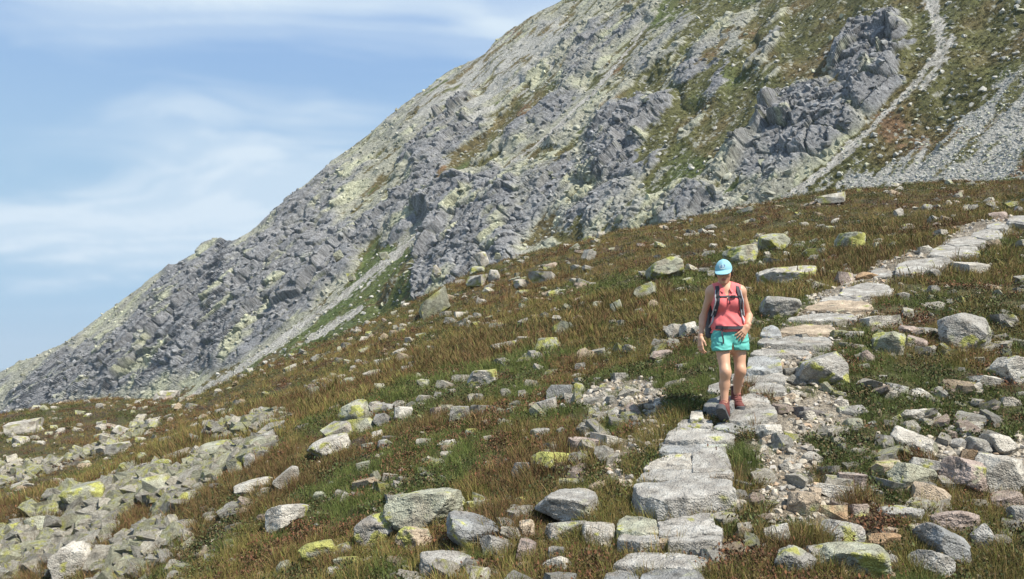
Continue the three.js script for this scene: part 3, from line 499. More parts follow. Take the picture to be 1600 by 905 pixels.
B([
  [1236, 1330, 552, 604, 'grey', 0.36, 6, 'large angular grey boulder with yellow patches right of the steps', { sharp: 34 }],
  [1340, 1366, 548, 572, 'pink', 0.05, -30, 'pinkish oval stone above right of the patched boulder'],
  [1468, 1552, 489, 549, 'grey', 0.08, -6, 'large smooth grey boulder standing at the right', { sharp: 34, cuts: 8 }],
  [1546, 1596, 490, 512, 'grey', 0.1, 0, 'low grey boulder right behind the large smooth one'],
  [1555, 1612, 556, 602, 'pale', 0.26, -6, 'pale flecked boulder cut by the right edge'],
  [1362, 1413, 517, 557, 'green', 0.5, -4, 'lichen-patched block below the path bend'],
  [1343, 1396, 492, 513, 'pale', 0.0, 0, 'pale rectangular block with two stones on top, beside the path', { boxy: 0.2, cuts: 4 }],
  [1401, 1436, 509, 528, 'pink', 0.02, -6, 'brown-pink stone left of the large smooth boulder'],
  [1432, 1471, 510, 528, 'grey', 0.05, 0, 'grey block touching the large smooth boulder'],
  [1415, 1449, 525, 545, 'pink', 0.05, -10, 'wedge stone below the brown-pink one'],
  [1322, 1353, 515, 533, 'pale', 0.02, 0, 'pale squarish stone right of the step edge'],
  [1490, 1548, 409, 431, 'pale', 0.04, -4, 'white elongated block in the grass below the upper path', { boxy: 0.2, cuts: 5 }],
  [1434, 1455, 382, 400, 'pale', 0.0, 0, 'white stone left of the upper path slabs'],
  [1303, 1336, 425, 447, 'pink', 0.0, 0, 'brownish block left of the middle path'],
  [1336, 1372, 424, 438, 'orange', 0.0, 0, 'orange-tan flat stone beside the middle path'],
  [1400, 1422, 454, 471, 'grey', 0.0, 0, 'small grey stone below the path bend, in grass'],
  [1444, 1469, 421, 435, 'grey', 0.05, 0, 'small grey stone under the long kerb slab'],
  [1307, 1356, 364, 392, 'green', 0.72, 0, 'rounded yellow lichen boulder on the slope above the path', { sharp: 16 }],
  [1252, 1292, 386, 405, 'green', 0.7, 0, 'yellow lichen boulder lower left of the rounded one'],
  [1184, 1233, 364, 396, 'green', 0.55, 0, 'peaked lichen boulder up the slope behind the hiker'],
  [1131, 1188, 382, 414, 'green', 0.62, 8, 'yellow lichen boulder directly above the hiker\'s cap'],
  [1182, 1275, 417, 450, 'pale', 0.5, 4, 'long flat lichen slab right of the hiker\'s head', { boxy: 0.3, cuts: 6 }],
  [1180, 1252, 463, 500, 'grey', 0.14, 0, 'layered grey rock right of the hiker\'s elbow'],
  [1009, 1068, 406, 440, 'green', 0.42, 14, 'two-layered lichen rock left of the hiker\'s head'],
  [986, 1029, 446, 470, 'green', 0.5, 22, 'slanting yellow lichen stone left of the hiker\'s shoulder'],
  [952, 976, 468, 494, 'green', 0.35, 30, 'small leaning lichen stone, lower left of the slanting one'],
  [1276, 1320, 301, 322, 'pale', 0.5, 4, 'pale yellow boulder on the right skyline'],
  [1396, 1412, 325, 342, 'pale', 0.3, 0, 'small upright pale stone near the right skyline'],
  [1404, 1437, 349, 359, 'pale', 0.35, 0, 'long low pale stone under the right skyline'],
  [1543, 1577, 331, 346, 'pink', 0.0, 0, 'pinkish stone at the top of the path'],
  [1285, 1303, 352, 363, 'green', 0.55, 0, 'small yellow stone above the two rounded lichen boulders'],
  [1040, 1068, 505, 532, 'pale', 0.06, 20, 'pointed white rock left of the hiker\'s hand'],
  [1064, 1090, 502, 528, 'pale', 0.14, 0, 'white cracked rock just left of the hiker\'s hand'],
], null);
B([
  [1406, 1469, 637, 664, 'pale', 0.05, -8, 'pale flat boulder alone in the right-hand grass'],
  [1383, 1422, 597, 617, 'grey', 0.06, -8, 'grey stone right of the patched boulder'],
  [1419, 1457, 607, 623, 'pale', 0.05, -10, 'pale stone just right of a grey one in the grass'],
  [1509, 1570, 584, 606, 'pale', 0.06, -4, 'flat pale boulder under the right edge boulder'],
  [1560, 1590, 620, 636, 'pale', 0.0, 0, 'small bright white stone at the right edge'],
  [1319, 1350, 652, 673, 'green', 0.35, 0, 'round speckled stone with lichen on the gravel edge', { sharp: 14 }],
  [1300, 1355, 633, 650, 'grey', 0.04, 10, 'long grey stone above the round speckled one'],
  [1303, 1326, 624, 638, 'pale', 0.0, 0, 'pale stone left above the long grey one'],
  [1240, 1292, 638, 653, 'dark', 0.0, -10, 'thin dark brown slab lying on the gravel', { cuts: 4, boxy: 0.3 }],
  [1390, 1452, 672, 708, 'pale', 0.03, -22, 'pale slab tilted down to the right in the grass'],
  [1483, 1514, 684, 705, 'grey', 0.02, 0, 'grey stone at the left of the right-hand boulder pile'],
  [1505, 1534, 664, 680, 'pale', 0.0, 4, 'pale flat stone above the right-hand boulder pile'],
  [1509, 1551, 684, 714, 'grey', 0.0, -8, 'grey block at the top of the right-hand boulder pile'],
  [1534, 1594, 676, 712, 'pale', 0.0, -14, 'pale block leaning at the top right of the boulder pile'],
  [1526, 1597, 706, 774, 'pale', 0.0, -16, 'biggest white block of the right-hand boulder pile', { sharp: 40, cuts: 7 }],
  [1474, 1555, 718, 770, 'pink', 0.02, -14, 'broad pinkish-grey boulder left of the biggest white block'],
  [1501, 1529, 700, 722, 'orange', 0.0, -10, 'orange stone wedged on the right-hand boulder pile'],
  [1415, 1477, 714, 750, 'grey', 0.06, -14, 'grey cracked boulder left of the boulder pile'],
  [1356, 1406, 718, 750, 'tan', 0.32, 8, 'tan boulder with yellow flecks in the right-hand grass'],
  [1380, 1456, 722, 768, 'green', 0.34, -8, 'broad lichen boulder under the grey cracked one'],
  [1420, 1478, 752, 794, 'tan', 0.0, -20, 'pale cream boulder sloping right, below the lichen one'],
  [1254, 1286, 706, 726, 'pale', 0.04, 0, 'pale rounded stone on the gravel right of the steps'],
  [1307, 1351, 736, 770, 'pink', 0.02, -10, 'rose-grey boulder right of the gravel'],
  [1281, 1337, 755, 780, 'pale', 0.0, -4, 'cream block left of the rose-grey boulder', { boxy: 0.3 }],
  [1230, 1280, 766, 808, 'tan', 0.0, -6, 'large cream and orange stone on the gravel'],
  [1270, 1324, 786, 811, 'orange', 0.0, 6, 'orange-tan stone right of the cream and orange one'],
  [1323, 1353, 785, 808, 'pink', 0.0, -8, 'small rose stone right of the orange-tan one'],
  [1262, 1284, 761, 780, 'tan', 0.0, 0, 'small upright tan stone above the cream and orange one'],
  [1283, 1347, 813, 850, 'grey', 0.05, -10, 'angular grey boulder below the orange-tan stone'],
  [1196, 1238, 819, 850, 'pale', 0.03, 10, 'pale grey stone right of the bottom steps'],
  [1352, 1409, 832, 857, 'orange', 0.0, 6, 'light orange flat stone near the bottom right'],
  [1372, 1403, 823, 838, 'tan', 0.0, 0, 'cream stone just above the light orange flat one'],
  [1209, 1273, 854, 902, 'grey', 0.03, -28, 'grey wedge boulder at the bottom edge, right of the steps', { sharp: 40 }],
  [1270, 1386, 846, 896, 'green', 0.42, 0, 'wide low boulder with yellow-green lichen at the bottom edge'],
  [1250, 1300, 850, 878, 'grey', 0.05, 6, 'grey stone between the wedge boulder and the wide low one'],
  [1417, 1453, 819, 840, 'pink', 0.02, 0, 'mauve-grey stone right of the light orange one'],
  [1434, 1524, 825, 876, 'slate', 0.05, -18, 'large dark grey boulder sloping right at the lower right', { sharp: 34 }],
  [1426, 1488, 862, 903, 'grey', 0.06, -14, 'grey boulder below the large dark one, on the bottom edge'],
  [1519, 1555, 822, 858, 'grey', 0.0, -40, 'thin pointed grey stone right of the large dark boulder', { deep: 0.5 }],
  [1546, 1597, 769, 800, 'pink', 0.0, 8, 'rounded pinkish boulder below the boulder pile'],
  [1573, 1608, 790, 828, 'grey', 0.05, 0, 'grey boulder cut by the right edge near the bottom'],
  [1364, 1445, 789, 812, 'grey', 0.36, 0, 'low lichen-flecked slab right of the small rose stone'],
  [1442, 1527, 797, 828, 'pink', 0.06, 0, 'low broad mauve boulder above the large dark one'],
  [1180, 1226, 662, 690, 'pale', 0.0, 4, 'pale stone with a dark left side on the gravel by the steps'],
  [1372, 1398, 888, 905, 'pale', 0.0, 0, 'white stone on the bottom edge at the right'],
  [1104, 1140, 752, 786, 'grey', 0.1, 0, 'grey stone at the right corner of the thickest slab', { deep: 0.6 }],
  [1140, 1168, 778, 802, 'pale', 0.03, -8, 'pale stone right of the thickest slab'],
], null);
B([
  [730, 764, 428, 451, 'pale', 0.5, 10, 'lichen boulder at the left of the pair on the crest'],
  [761, 783, 421, 444, 'pale', 0.08, 0, 'white rounded boulder of the pair on the crest'],
  [732, 758, 415, 433, 'green', 0.55, 0, 'yellow-green boulder behind the pair on the crest'],
  [828, 870, 425, 444, 'pale', 0.42, 0, 'broad flat lichen boulder below the crest'],
  [803, 830, 436, 453, 'pale', 0.35, 0, 'round pale boulder left of the broad flat one'],
  [804, 832, 451, 463, 'green', 0.55, 0, 'flat yellow stone under the round pale boulder'],
  [854, 878, 453, 466, 'green', 0.5, 8, 'yellow stone below the broad flat boulder'],
  [912, 931, 390, 410, 'pale', 0.2, -20, 'pale upright stone on the crest'],
  [648, 709, 459, 496, 'green', 0.5, 32, 'long slanting lichen ledge on the skyline'],
  [705, 734, 485, 500, 'pale', 0.4, 0, 'flat pale stone right of the slanting ledge'],
  [742, 764, 467, 478, 'pale', 0.1, 0, 'white flat stone below the crest pair'],
  [763, 791, 504, 518, 'green', 0.4, 0, 'round-backed lichen stone on the middle slope'],
  [862, 897, 502, 526, 'green', 0.5, 26, 'slanted lichen stone on the middle slope'],
  [836, 875, 526, 552, 'green', 0.45, 4, 'peaked lichen boulder below the slanted stone'],
  [768, 811, 534, 550, 'pale', 0.3, 8, 'long pale stone left of the peaked lichen boulder'],
  [804, 831, 525, 537, 'pale', 0.35, 0, 'flat lichen stone just left above the peaked boulder'],
  [649, 668, 519, 532, 'green', 0.5, 0, 'small lichen stone on the left of the middle slope'],
  [652, 673, 592, 606, 'green', 0.45, 0, 'small lichen stone left of the square yellow boulder'],
  [483, 517, 602, 622, 'green', 0.35, 20, 'grey-green tilted stone above the centre-left outcrop'],
  [530, 557, 590, 607, 'green', 0.7, 10, 'yellow stone above the centre-left outcrop'],
  [585, 604, 598, 613, 'green', 0.45, 0, 'small pale lichen stone upper right of the yellow one'],
  [587, 615, 557, 573, 'pale', 0.3, 14, 'flat pale stone high on the left slope'],
  [426, 449, 666, 682, 'green', 0.3, 10, 'lichen stone at the top end of the rubble band'],
  [462, 482, 662, 675, 'pale', 0.2, 10, 'small pale stone right of the rubble band top'],
  [1012, 1052, 546, 564, 'pink', 0.05, 4, 'low pinkish rock left of the hiker\'s knee'],
], null);
B([
  [224, 276, 740, 785, 'green', 0.46, 6, 'large tilted lichen slab in the middle of the rubble band'],
  [312, 377, 688, 722, 'green', 0.55, 12, 'broad yellow lichen block high in the rubble band'],
  [238, 269, 717, 741, 'green', 0.62, 8, 'yellow block on the upper edge of the rubble band'],
  [300, 325, 718, 733, 'pale', 0.0, 0, 'white block in the rubble band'],
  [355, 380, 718, 745, 'green', 0.4, 14, 'leaning lichen block at the right of the rubble band'],
  [379, 401, 706, 735, 'grey', 0.3, 26, 'narrow leaning block right of the leaning lichen block'],
  [396, 421, 681, 713, 'green', 0.45, 30, 'lichen block at the upper right end of the rubble band'],
  [200, 253, 811, 844, 'grey', 0.05, 20, 'grey tilted slab in brown grass below the rubble band'],
  [216, 271, 833, 862, 'green', 0.52, 14, 'yellow lichen slab above the lower small rubble patch'],
  [100, 165, 755, 806, 'green', 0.42, 18, 'big grey-green block at the left of the rubble band'],
  [40, 82, 805, 842, 'green', 0.3, 14, 'square block near the left edge in the rubble'],
  [4, 32, 818, 845, 'green', 0.6, 22, 'yellow leaning block at the left edge'],
  [158, 180, 764, 785, 'green', 0.4, 10, 'lichen block right of the big grey-green block'],
  [76, 142, 852, 905, 'pale', 0.05, 36, 'long white slab slanting up from the bottom left edge', { deep: 0.6 }],
  [150, 168, 876, 900, 'green', 0.75, 0, 'bright yellow block at the bottom left edge'],
  [144, 164, 795, 812, 'green', 0.4, 0, 'small lichen block below the big grey-green block'],
  [255, 300, 703, 722, 'pale', 0.12, 14, 'pale slab above the rubble band'],
  [180, 216, 722, 742, 'green', 0.3, 20, 'grassy lichen slab on the ridge above the rubble'],
  [216, 230, 706, 725, 'green', 0.4, 20, 'small upright lichen stone on the ridge above the rubble'],
  [268, 300, 770, 798, 'green', 0.4, 10, 'yellow-grey block below the large tilted lichen slab'],
  [10, 62, 656, 682, 'pale', 0.35, 8, 'pale lichen boulder cluster top on the far knoll, left'],
  [18, 44, 680, 696, 'pale', 0.35, 0, 'flat lichen boulder below the cluster on the far knoll'],
  [176, 202, 663, 684, 'pale', 0.3, -20, 'leaning pale boulder on the far knoll'],
  [166, 206, 690, 709, 'pale', 0.3, 6, 'flat pale boulder with a dark underside on the far knoll'],
  [226, 253, 654, 668, 'pale', 0.35, 0, 'flat lichen boulder at the right of the far knoll'],
  [240, 280, 610, 628, 'pale', 0.05, 4, 'white boulder on the knoll skyline', { deep: 1 }],
  [150, 166, 656, 668, 'pale', 0.4, 0, 'small lichen boulder on the upper knoll'],
], null);
// stones too alike to tell apart, by field
function inFrame(p) { const q = p.clone().sub(EYE), c = Math.cos(PITCH), s = Math.sin(PITCH), f = -q.z * c + q.y * s, u = q.y * c + q.z * s; return f > 1 ? [800 + q.x / f * FOC, 452.5 - u / f * FOC] : [-1e4, 0]; }
{
  const r = rng(4242), put = (n, box, ok, size, types, lich, label, group) => {
    for (let k = 0, tries = 0; k < n && tries < n * 40; tries++) {
      const px = lerp(box[0], box[1], r()), py = lerp(box[2], box[3], r()), p = hit(px, py);
      if (!ok(p.x, p.z, px, py) || ROCKS.some(([x, z, q]) => Math.hypot(x - p.x, z - p.z) < q * 0.95) || BLOCKED.some(P => inPoly(p.x, p.z, P))) continue;
      const w = lerp(size[0], size[1], r() ** 2), h = w * lerp(0.4, 0.8, r());
      rock(px - w / 2, px + w / 2, py - h, py, types[Math.floor(r() * types.length)], lich * (0.4 + r()), (r() - 0.3) * 40, label, group); k++;
    }
  };
  put(62, [0, 440, 640, 900], (x, z) => isRubble(x, z), [14, 34], ['grey', 'pale', 'green', 'pale'], 0.3, 'angular lichen-spotted block among many in the lower left rubble band', 'blocks of the rubble band');
  put(22, [0, 290, 640, 740], (x, z) => -z > 20, [10, 18], ['pale', 'green'], 0.4, 'small lichen rock on the far grassy knoll at left', 'rocks on the knoll');
  put(30, [450, 1080, 390, 580], (x, z) => !isGravel(x, z), [9, 20], ['pale', 'green'], 0.4, 'small pale lichen stone scattered on the upper grass slope', 'stones on the upper slope');
  put(22, [430, 830, 640, 880], (x, z) => !isGravel(x, z), [12, 24], ['pale', 'grey', 'green'], 0.35, 'small stone showing through the grass of the lower centre slope', 'stones in the centre grass');
  put(22, [1200, 1600, 310, 480], (x, z) => !isGravel(x, z), [9, 20], ['pale', 'green', 'grey'], 0.3, 'small stone in the grass above or below the upper path', 'stones by the upper path');
  put(26, [1340, 1600, 560, 900], (x, z) => !isGravel(x, z), [16, 32], ['pale', 'pink', 'grey'], 0.08, 'small grey or rose stone in the right-hand grass', 'stones in the right-hand grass');
  put(22, [890, 1030, 585, 665], (x, z) => true, [12, 28], ['pale', 'grey'], 0.1, 'broken pale stone in the scatter left of the hiker\'s boots', 'broken stones left of the hiker');
  put(30, [1180, 1340, 600, 860], (x, z) => isGravel(x, z), [11, 24], ['pale', 'tan', 'pale'], 0.0, 'loose cream stone on the gravel right of the steps', 'loose stones on the gravel');
  put(10, [800, 960, 840, 900], () => true, [12, 24], ['pale', 'tan'], 0.05, 'small pale stone in the grass left of the lowest steps', 'stones left of the lowest steps');
}

// each of these is told apart by the marked boulder nearest to it
{
  const seen = {}, short = t => t.split(/,| (?:in|on|at|right|left|above|below|beside|under|beneath|just|alone|with|near|among|up|lying|leaning|half|between|across|along|cut|directly|second|lower|upper|sloping|tilted|wedged|slanting|touching|standing|high) /)[0];
  const words = { pale: 'pale', grey: 'grey', green: 'lichen-green', tan: 'tan', pink: 'rose-grey' }, list = [];
  for (const k of ALIKE) {
    const [x, y, w, type] = k.userData.spot; delete k.userData.spot; let m = null, best = 1e9;
    for (const q of MARKS) { const d = Math.hypot(q[0] - x, (q[1] - y) * 1.3) - q[3] * 0.3; if (d < best && short(q[2]).split(' ').length > 2) { best = d; m = q; } }
    const dx = (x - m[0]) / (m[3] + w), dy = (y - m[1]) / (m[4] + w), side = Math.abs(dx) > Math.abs(dy) ? (dx < 0 ? 'left of' : 'right of') : dy < 0 ? 'above' : 'below';
    list.push([k, `${w > 22 ? 'medium' : w > 15 ? 'small' : 'tiny'} ${words[type] ?? 'grey'} ${k.userData.group.startsWith('blocks') ? 'block' : 'stone'} ${best > 45 ? 'well ' : 'just '}${side} the ${short(m[2])}`]);
  }
  for (const e of list) (seen[e[1]] ??= []).push(e[0]);
  for (const t in seen) { const L = seen[t].sort((a, b) => a.position.x / -a.position.z - b.position.x / -b.position.z), w = { 1: [''], 2: [', the left one', ', the right one'], 3: [', leftmost of three', ', middle of three', ', rightmost of three'] }[L.length]; L.forEach((k, i) => { k.userData.label = t + (w ? w[i] : ''); }); }
  scene.traverse(o => { delete o.userData.spot; });
}
// ---------------------------------------------------------------- gravel, rubble and turf: uncountable matter
const M4 = new THREE.Matrix4(), Q4 = new THREE.Quaternion(), V4 = new THREE.Vector3(), S4 = new THREE.Vector3(), UPV = new THREE.Vector3(0, 1, 0);
function scatter(name, geos, mat, list, label, category, parent = scene) {   // list of [x, y, z, quaternion, scale, colour]
  geos.forEach((g, v) => {
    const part = list.filter((_, i) => i % geos.length === v); if (!part.length) return;
    const im = new THREE.InstancedMesh(g, mat, part.length); im.name = numbered(name); im.castShadow = im.receiveShadow = true;
    const c = new THREE.Color();
    part.forEach(([x, y, z, q, s, k], i) => { im.setMatrixAt(i, M4.compose(V4.set(x, y, z), q, Array.isArray(s) ? S4.set(...s) : S4.setScalar(s))); im.setColorAt(i, c.setRGB(...k)); });
    parent.add(im); tag(im, label, parent === scene ? category : undefined, null, 'stuff');
  });
}
const plainStone = new THREE.MeshStandardMaterial({ roughness: 0.92 }); plainStone.name = 'loose stone';
const chip = [1, 2, 3, 4, 5, 6, 7, 8, 9, 10].map(k => { const r = rng(k * 71), P = []; for (let i = 0; i < 15; i++) { const v = new THREE.Vector3(r() * 2 - 1, (r() * 2 - 1), r() * 2 - 1), m = Math.max(Math.abs(v.x), Math.abs(v.y), Math.abs(v.z)), l = v.length(); v.multiplyScalar(lerp(1 / m, 1 / l, 0.45)); P.push(v.multiply(new THREE.Vector3(1, 0.5 + 0.3 * hash2(k, 1, 1), 0.75))); } const g = new ConvexGeometry(P); g.deleteAttribute('uv'); return g; });
const lump = [['pale', 0.05], ['grey', 0.1], ['pale', 0.3], ['green', 0.45], ['grey', 0.3], ['tan', 0.05], ['pale', 0.1], ['green', 0.6], ['pink', 0.05], ['grey', 0.05]].map(([type, lichen], k) => brokenStone(700 + k * 3, 1, 0.5 + 0.25 * hash2(k, 4, 4), 0.72, { type, lichen, cuts: 7, boxy: 0.7, rough: 1.5 }));
const block = [['green', 0.35], ['grey', 0.3], ['pale', 0.3], ['green', 0.5], ['grey', 0.1], ['pale', 0.1], ['green', 0.2], ['grey', 0.42]].map(([type, lichen], k) => brokenStone(1500 + k * 7, 1, 0.34 + 0.3 * hash2(k, 4, 4), 0.55 + 0.3 * hash2(k, 4, 5), { type, lichen, cuts: 5, boxy: 0.6 }));
const turn = r => new THREE.Quaternion().setFromEuler(new THREE.Euler((r() - 0.5) * 1.3, r() * 6.28, (r() - 0.5) * 1.3));
const blocked = (x, z) => BLOCKED.some(P => inPoly(x, z, P));
{
  const r = rng(31), list = [], rub = [];
  for (let k = 0; k < 130000 && list.length < 15000; k++) {
    const u = (r() * 1900 - 950) / FOC, d = 5 * Math.pow(6.4, r()), x = u * d, z = -d;
    const g = isGravel(x, z); if (!g && r() > 0.05) continue; if (blocked(x, z)) continue;
    const s = (0.006 + 0.034 * r() ** 5) * (0.8 + d * 0.035), t = 0.75 + r() * 0.5, tone = r();
    const c = tone < 0.55 ? [0.40, 0.36, 0.295] : tone < 0.8 ? [0.35, 0.33, 0.30] : tone < 0.92 ? [0.40, 0.30, 0.21] : [0.22, 0.205, 0.18];
    list.push([x, ground(x, z) + s * 0.25, z, turn(r), s, c.map(q => q * t)]);
  }
  scatter('gravel', chip, plainStone, list, 'cream gravel and stone chips beside the steps', 'gravel');
  for (let k = 0; k < 90000 && rub.length < 3600; k++) {
    const u = (r() * 800 - 950) / FOC, d = 8 * Math.pow(4.6, r()), x = u * d, z = -d, a = isRubble(x, z), b = !a && isKnollStone(x, z);
    if ((!a && !b) || fbm(x * 0.9, 14, z * 0.9, 3) > 0.11) continue;
    const s = (0.03 + 0.19 * r() ** 3) * (b ? 1.1 : 1), t = 0.85 + 0.45 * r(), c = [1, 0.99, 0.93];
    rub.push([x, ground(x, z) + s * 0.35, z, turn(r), s, c.map(q => q * t)]);
  }
  scatter('rubble', block, stoneMat, rub, 'small broken stones filling the rubble band and the knoll\'s stone field', 'rubble');
}
// turf: tufts of thin bent blades
function tuft(seed, blades, hgt, spread, wid, bend, cols, heads) {
  const r = rng(seed), pos = [], col = [], idx = [], SEG = 3;
  for (let b = 0; b < blades; b++) {
    const a = r() * 6.283, rr = Math.sqrt(r()) * spread, x0 = Math.cos(a) * rr, z0 = Math.sin(a) * rr, dir = a + (r() - 0.5) * 2.2, h = hgt * (0.45 + 0.55 * r()), bd = bend * (0.2 + r()) * h, w = wid * (0.7 + 0.6 * r()), f = r() * 3.14, c = cols[Math.floor(r() * cols.length)], t = 0.75 + 0.5 * r();
    const head = heads && r() < heads, base = pos.length / 3;
    for (let s = 0; s <= SEG; s++) {
      const q = s / SEG, ww = head ? (s === SEG ? 0.15 : s === SEG - 1 ? 1.25 : 0.5) * w : w * (1 - q * 0.85), cx = x0 + Math.cos(dir) * bd * q * q, cz = z0 + Math.sin(dir) * bd * q * q, y = h * q * (1 - 0.18 * q * bend) - 0.02;
      pos.push(cx - Math.cos(f) * ww / 2, y, cz - Math.sin(f) * ww / 2, cx + Math.cos(f) * ww / 2, y, cz + Math.sin(f) * ww / 2);
      for (let m = 0; m < 2; m++) col.push(c[0] * t, c[1] * t, c[2] * t);
      if (s < SEG) { const A = base + s * 2; idx.push(A, A + 1, A + 2, A + 1, A + 3, A + 2); }
    }
  }
  return geo(pos, idx, col);
}
const grassMat = new THREE.MeshStandardMaterial({ vertexColors: true, roughness: 0.9, side: THREE.DoubleSide }); grassMat.name = 'grass blades';
const MIXES = {
  brown: [[1.05, 0.64, 0.27], [0.88, 0.45, 0.20], [1.1, 0.84, 0.32], [0.76, 0.74, 0.18]],
  olive: [[0.92, 0.86, 0.20], [0.68, 0.78, 0.14], [1.18, 0.98, 0.33], [1.05, 0.70, 0.26]],
  green: [[0.58, 0.78, 0.16], [0.46, 0.64, 0.13], [0.75, 0.82, 0.24]],
  straw: [[1.4, 1.02, 0.42], [1.25, 0.76, 0.30], [0.95, 0.86, 0.24]] };
{
  const r = rng(2024), bins = { brown: [], olive: [], green: [], straw: [] }, far = { brown: [], olive: [], green: [], straw: [] };
  const greens = [[690, 615, 1.4], [730, 600, 1.2], [890, 625, 0.9], [1075, 580, 1.0], [1560, 650, 1.0], [1300, 690, 0.7], [1160, 560, 0.6], [1060, 430, 1.2], [1190, 720, 0.4], [620, 740, 1.2], [1350, 590, 0.8], [1450, 640, 0.8], [1086, 628, 0.35]].map(([a, b, q]) => { const p = hit(a, b); return [p.x, p.z, q]; });
  const N = 150000;
  for (let k = 0; k < N; k++) {
    const u = (r() * 2000 - 1000) / FOC, d = 4.6 * Math.pow(9.4, r()), x = u * d, z = -d;
    const n1 = fbm(x * 0.30, 1.7, z * 0.30, 4) * 1.25, n2 = fbm(x * 1.6, 3.7, z * 1.6, 3), patch = fbm(x * 1.1, 9.7, z * 1.1, 3);
    if (isGravel(x, z)) { if (patch < 0.17) continue; }
    else if (isRubble(x, z)) { if (patch < 0.20 && fbm(x * 0.9, 14, z * 0.9, 3) < 0.08) continue; }
    else if (isKnollStone(x, z)) { if (patch < 0.12) continue; }
    else if (patch < -0.27 + 0.07 * (x > 2 ? 1 : 0)) continue;
    if (blocked(x, z) || ROCKS.some(([a, b, q]) => (a - x) ** 2 + (b - z) ** 2 < q * q * 0.5)) continue;
    let g = 0; for (const [a, b, q] of greens) g = Math.max(g, 1 - ((a - x) ** 2 + (b - z) ** 2) / (q * q * (0.6 + d * 0.08)));
    const right = sst(0, 3, x) * (1 - sst(10, 20, d)), top = sst(17, 27, d);
    const s = n1 + n2 * 0.55 + (r() - 0.5) * 0.16 - right * 0.10 + sst(9, 16, d) * -0.04 - (d > 20 && x < -5 ? 0.22 : 0);
    const kind = g > 0.25 + n2 ? 'green' : s > 0.10 ? (top > 0.4 && n2 > -0.02 ? 'straw' : 'brown') : s < -0.30 ? 'green' : r() < 0.12 + 0.4 * top ? 'straw' : 'olive';
    const sc = (0.5 + 0.6 * r()) * (0.9 + 1.5 * clamp(fbm(x * 3.3, 6.2, z * 3.3, 2) + 0.08, -0.3, 0.4)) * (kind === 'green' ? 0.85 : 1) * (x > 2.2 && d < 10 ? 0.85 : 1) * (1 - 0.25 * top), t = (kind === 'brown' ? 0.165 : kind === 'straw' ? 0.205 : 0.195) * (0.7 + 0.5 * r());
    (d > 13 ? far : bins)[kind].push([x, ground(x, z), z, new THREE.Quaternion().setFromEuler(new THREE.Euler((r() - 0.5) * 0.6, r() * 6.28, (r() - 0.5) * 0.6)), sc, [t, t, t]]);
  }
  const names = { brown: ['brown_grass', 'reddish brown mountain grass in seed covering the slope'], olive: ['olive_grass', 'olive turf grass covering the slope'], green: ['green_grass', 'fresh green grass tufts in damp hollows'], straw: ['straw_grass', 'straw coloured dry grass near the crest'] };
  for (const k in bins) {
    const m = MIXES[k], hh = { brown: 0.21, olive: 0.16, green: 0.17, straw: 0.2 }[k];
    scatter(names[k][0], [1, 2, 3, 4].map(v => tuft(v * 17 + k.length, 18, hh, 0.065, 0.0034, 0.5, m, k === 'brown' ? 0.45 : 0.12)), grassMat, bins[k], names[k][1], 'grass');
    scatter(names[k][0], [5, 6, 7].map(v => tuft(v * 17 + k.length, 16, hh * 1.05, 0.13, 0.008, 0.55, m, k === 'brown' ? 0.4 : 0.1)), grassMat, far[k], names[k][1] + ', farther up', 'grass');
  }
}
// low woody shrublets between the grass: many small stiff leaves on short stems
const leafy = (seed, n, rad, leaf, cols) => { const r = rng(seed), pos = [], idx = [], col = []; for (let i = 0; i < n; i++) { const a = r() * 6.283, e = Math.acos(1 - r()), q = rad * (0.45 + 0.55 * r()), c = new THREE.Vector3(Math.sin(e) * Math.cos(a) * q * 1.25, Math.cos(e) * q * 0.8, Math.sin(e) * Math.sin(a) * q * 1.25), u = new THREE.Vector3(r() - 0.5, r() - 0.2, r() - 0.5).normalize().multiplyScalar(leaf * (0.6 + r() * 0.8)), v = new THREE.Vector3(r() - 0.5, r() - 0.5, r() - 0.5).cross(u).normalize().multiplyScalar(leaf * 0.32), b = pos.length / 3, k = cols[Math.floor(r() * cols.length)], t = 0.7 + 0.6 * r(); for (const [f, g] of [[0, 0], [0.5, 1], [1, 0], [0.5, -1]]) { pos.push(c.x + u.x * f + v.x * g, c.y + u.y * f + v.y * g, c.z + u.z * f + v.z * g); col.push(k[0] * t, k[1] * t, k[2] * t); } idx.push(b, b + 1, b + 2, b, b + 2, b + 3); } return geo(pos, idx, col); };
{
  const kinds = [['dark_shrublets', 'dark green bilberry-like shrublets low in the turf', [[0.5, 0.62, 0.2], [0.35, 0.5, 0.16], [0.7, 0.5, 0.22]]], ['rusty_shrublets', 'rust red shrublets low in the turf', [[0.95, 0.42, 0.2], [0.7, 0.34, 0.18], [0.8, 0.62, 0.26]]]], r = rng(515), bins = [[], []];
  for (let k = 0; k < 60000; k++) {
    const u = (r() * 2000 - 1000) / FOC, d = 4.6 * Math.pow(9.0, r()), x = u * d, z = -d, m = fbm(x * 0.9 + 50, 2.7, z * 0.9, 3) + (r() - 0.5) * 0.15;
    if (Math.abs(m) < 0.07 || isGravel(x, z) || (isRubble(x, z) && r() > 0.06) || (isKnollStone(x, z) && r() > 0.3) || blocked(x, z) || ROCKS.some(([a, b, q]) => (a - x) ** 2 + (b - z) ** 2 < q * q * 0.6)) continue;
    const t = 0.15 * (0.7 + 0.6 * r()), s = (0.6 + 0.9 * r()) * (0.8 + d * 0.022);
    bins[m > 0 ? 1 : 0].push([x, ground(x, z) - 0.01, z, new THREE.Quaternion().setFromAxisAngle(UPV, r() * 6.28), s, [t, t, t]]);
  }
  kinds.forEach(([n, l, c], i) => scatter(n, [1, 2, 3].map(v => leafy(v * 31 + i, 46, 0.085, 0.021, c)), grassMat, bins[i], l, 'shrublets'));
}
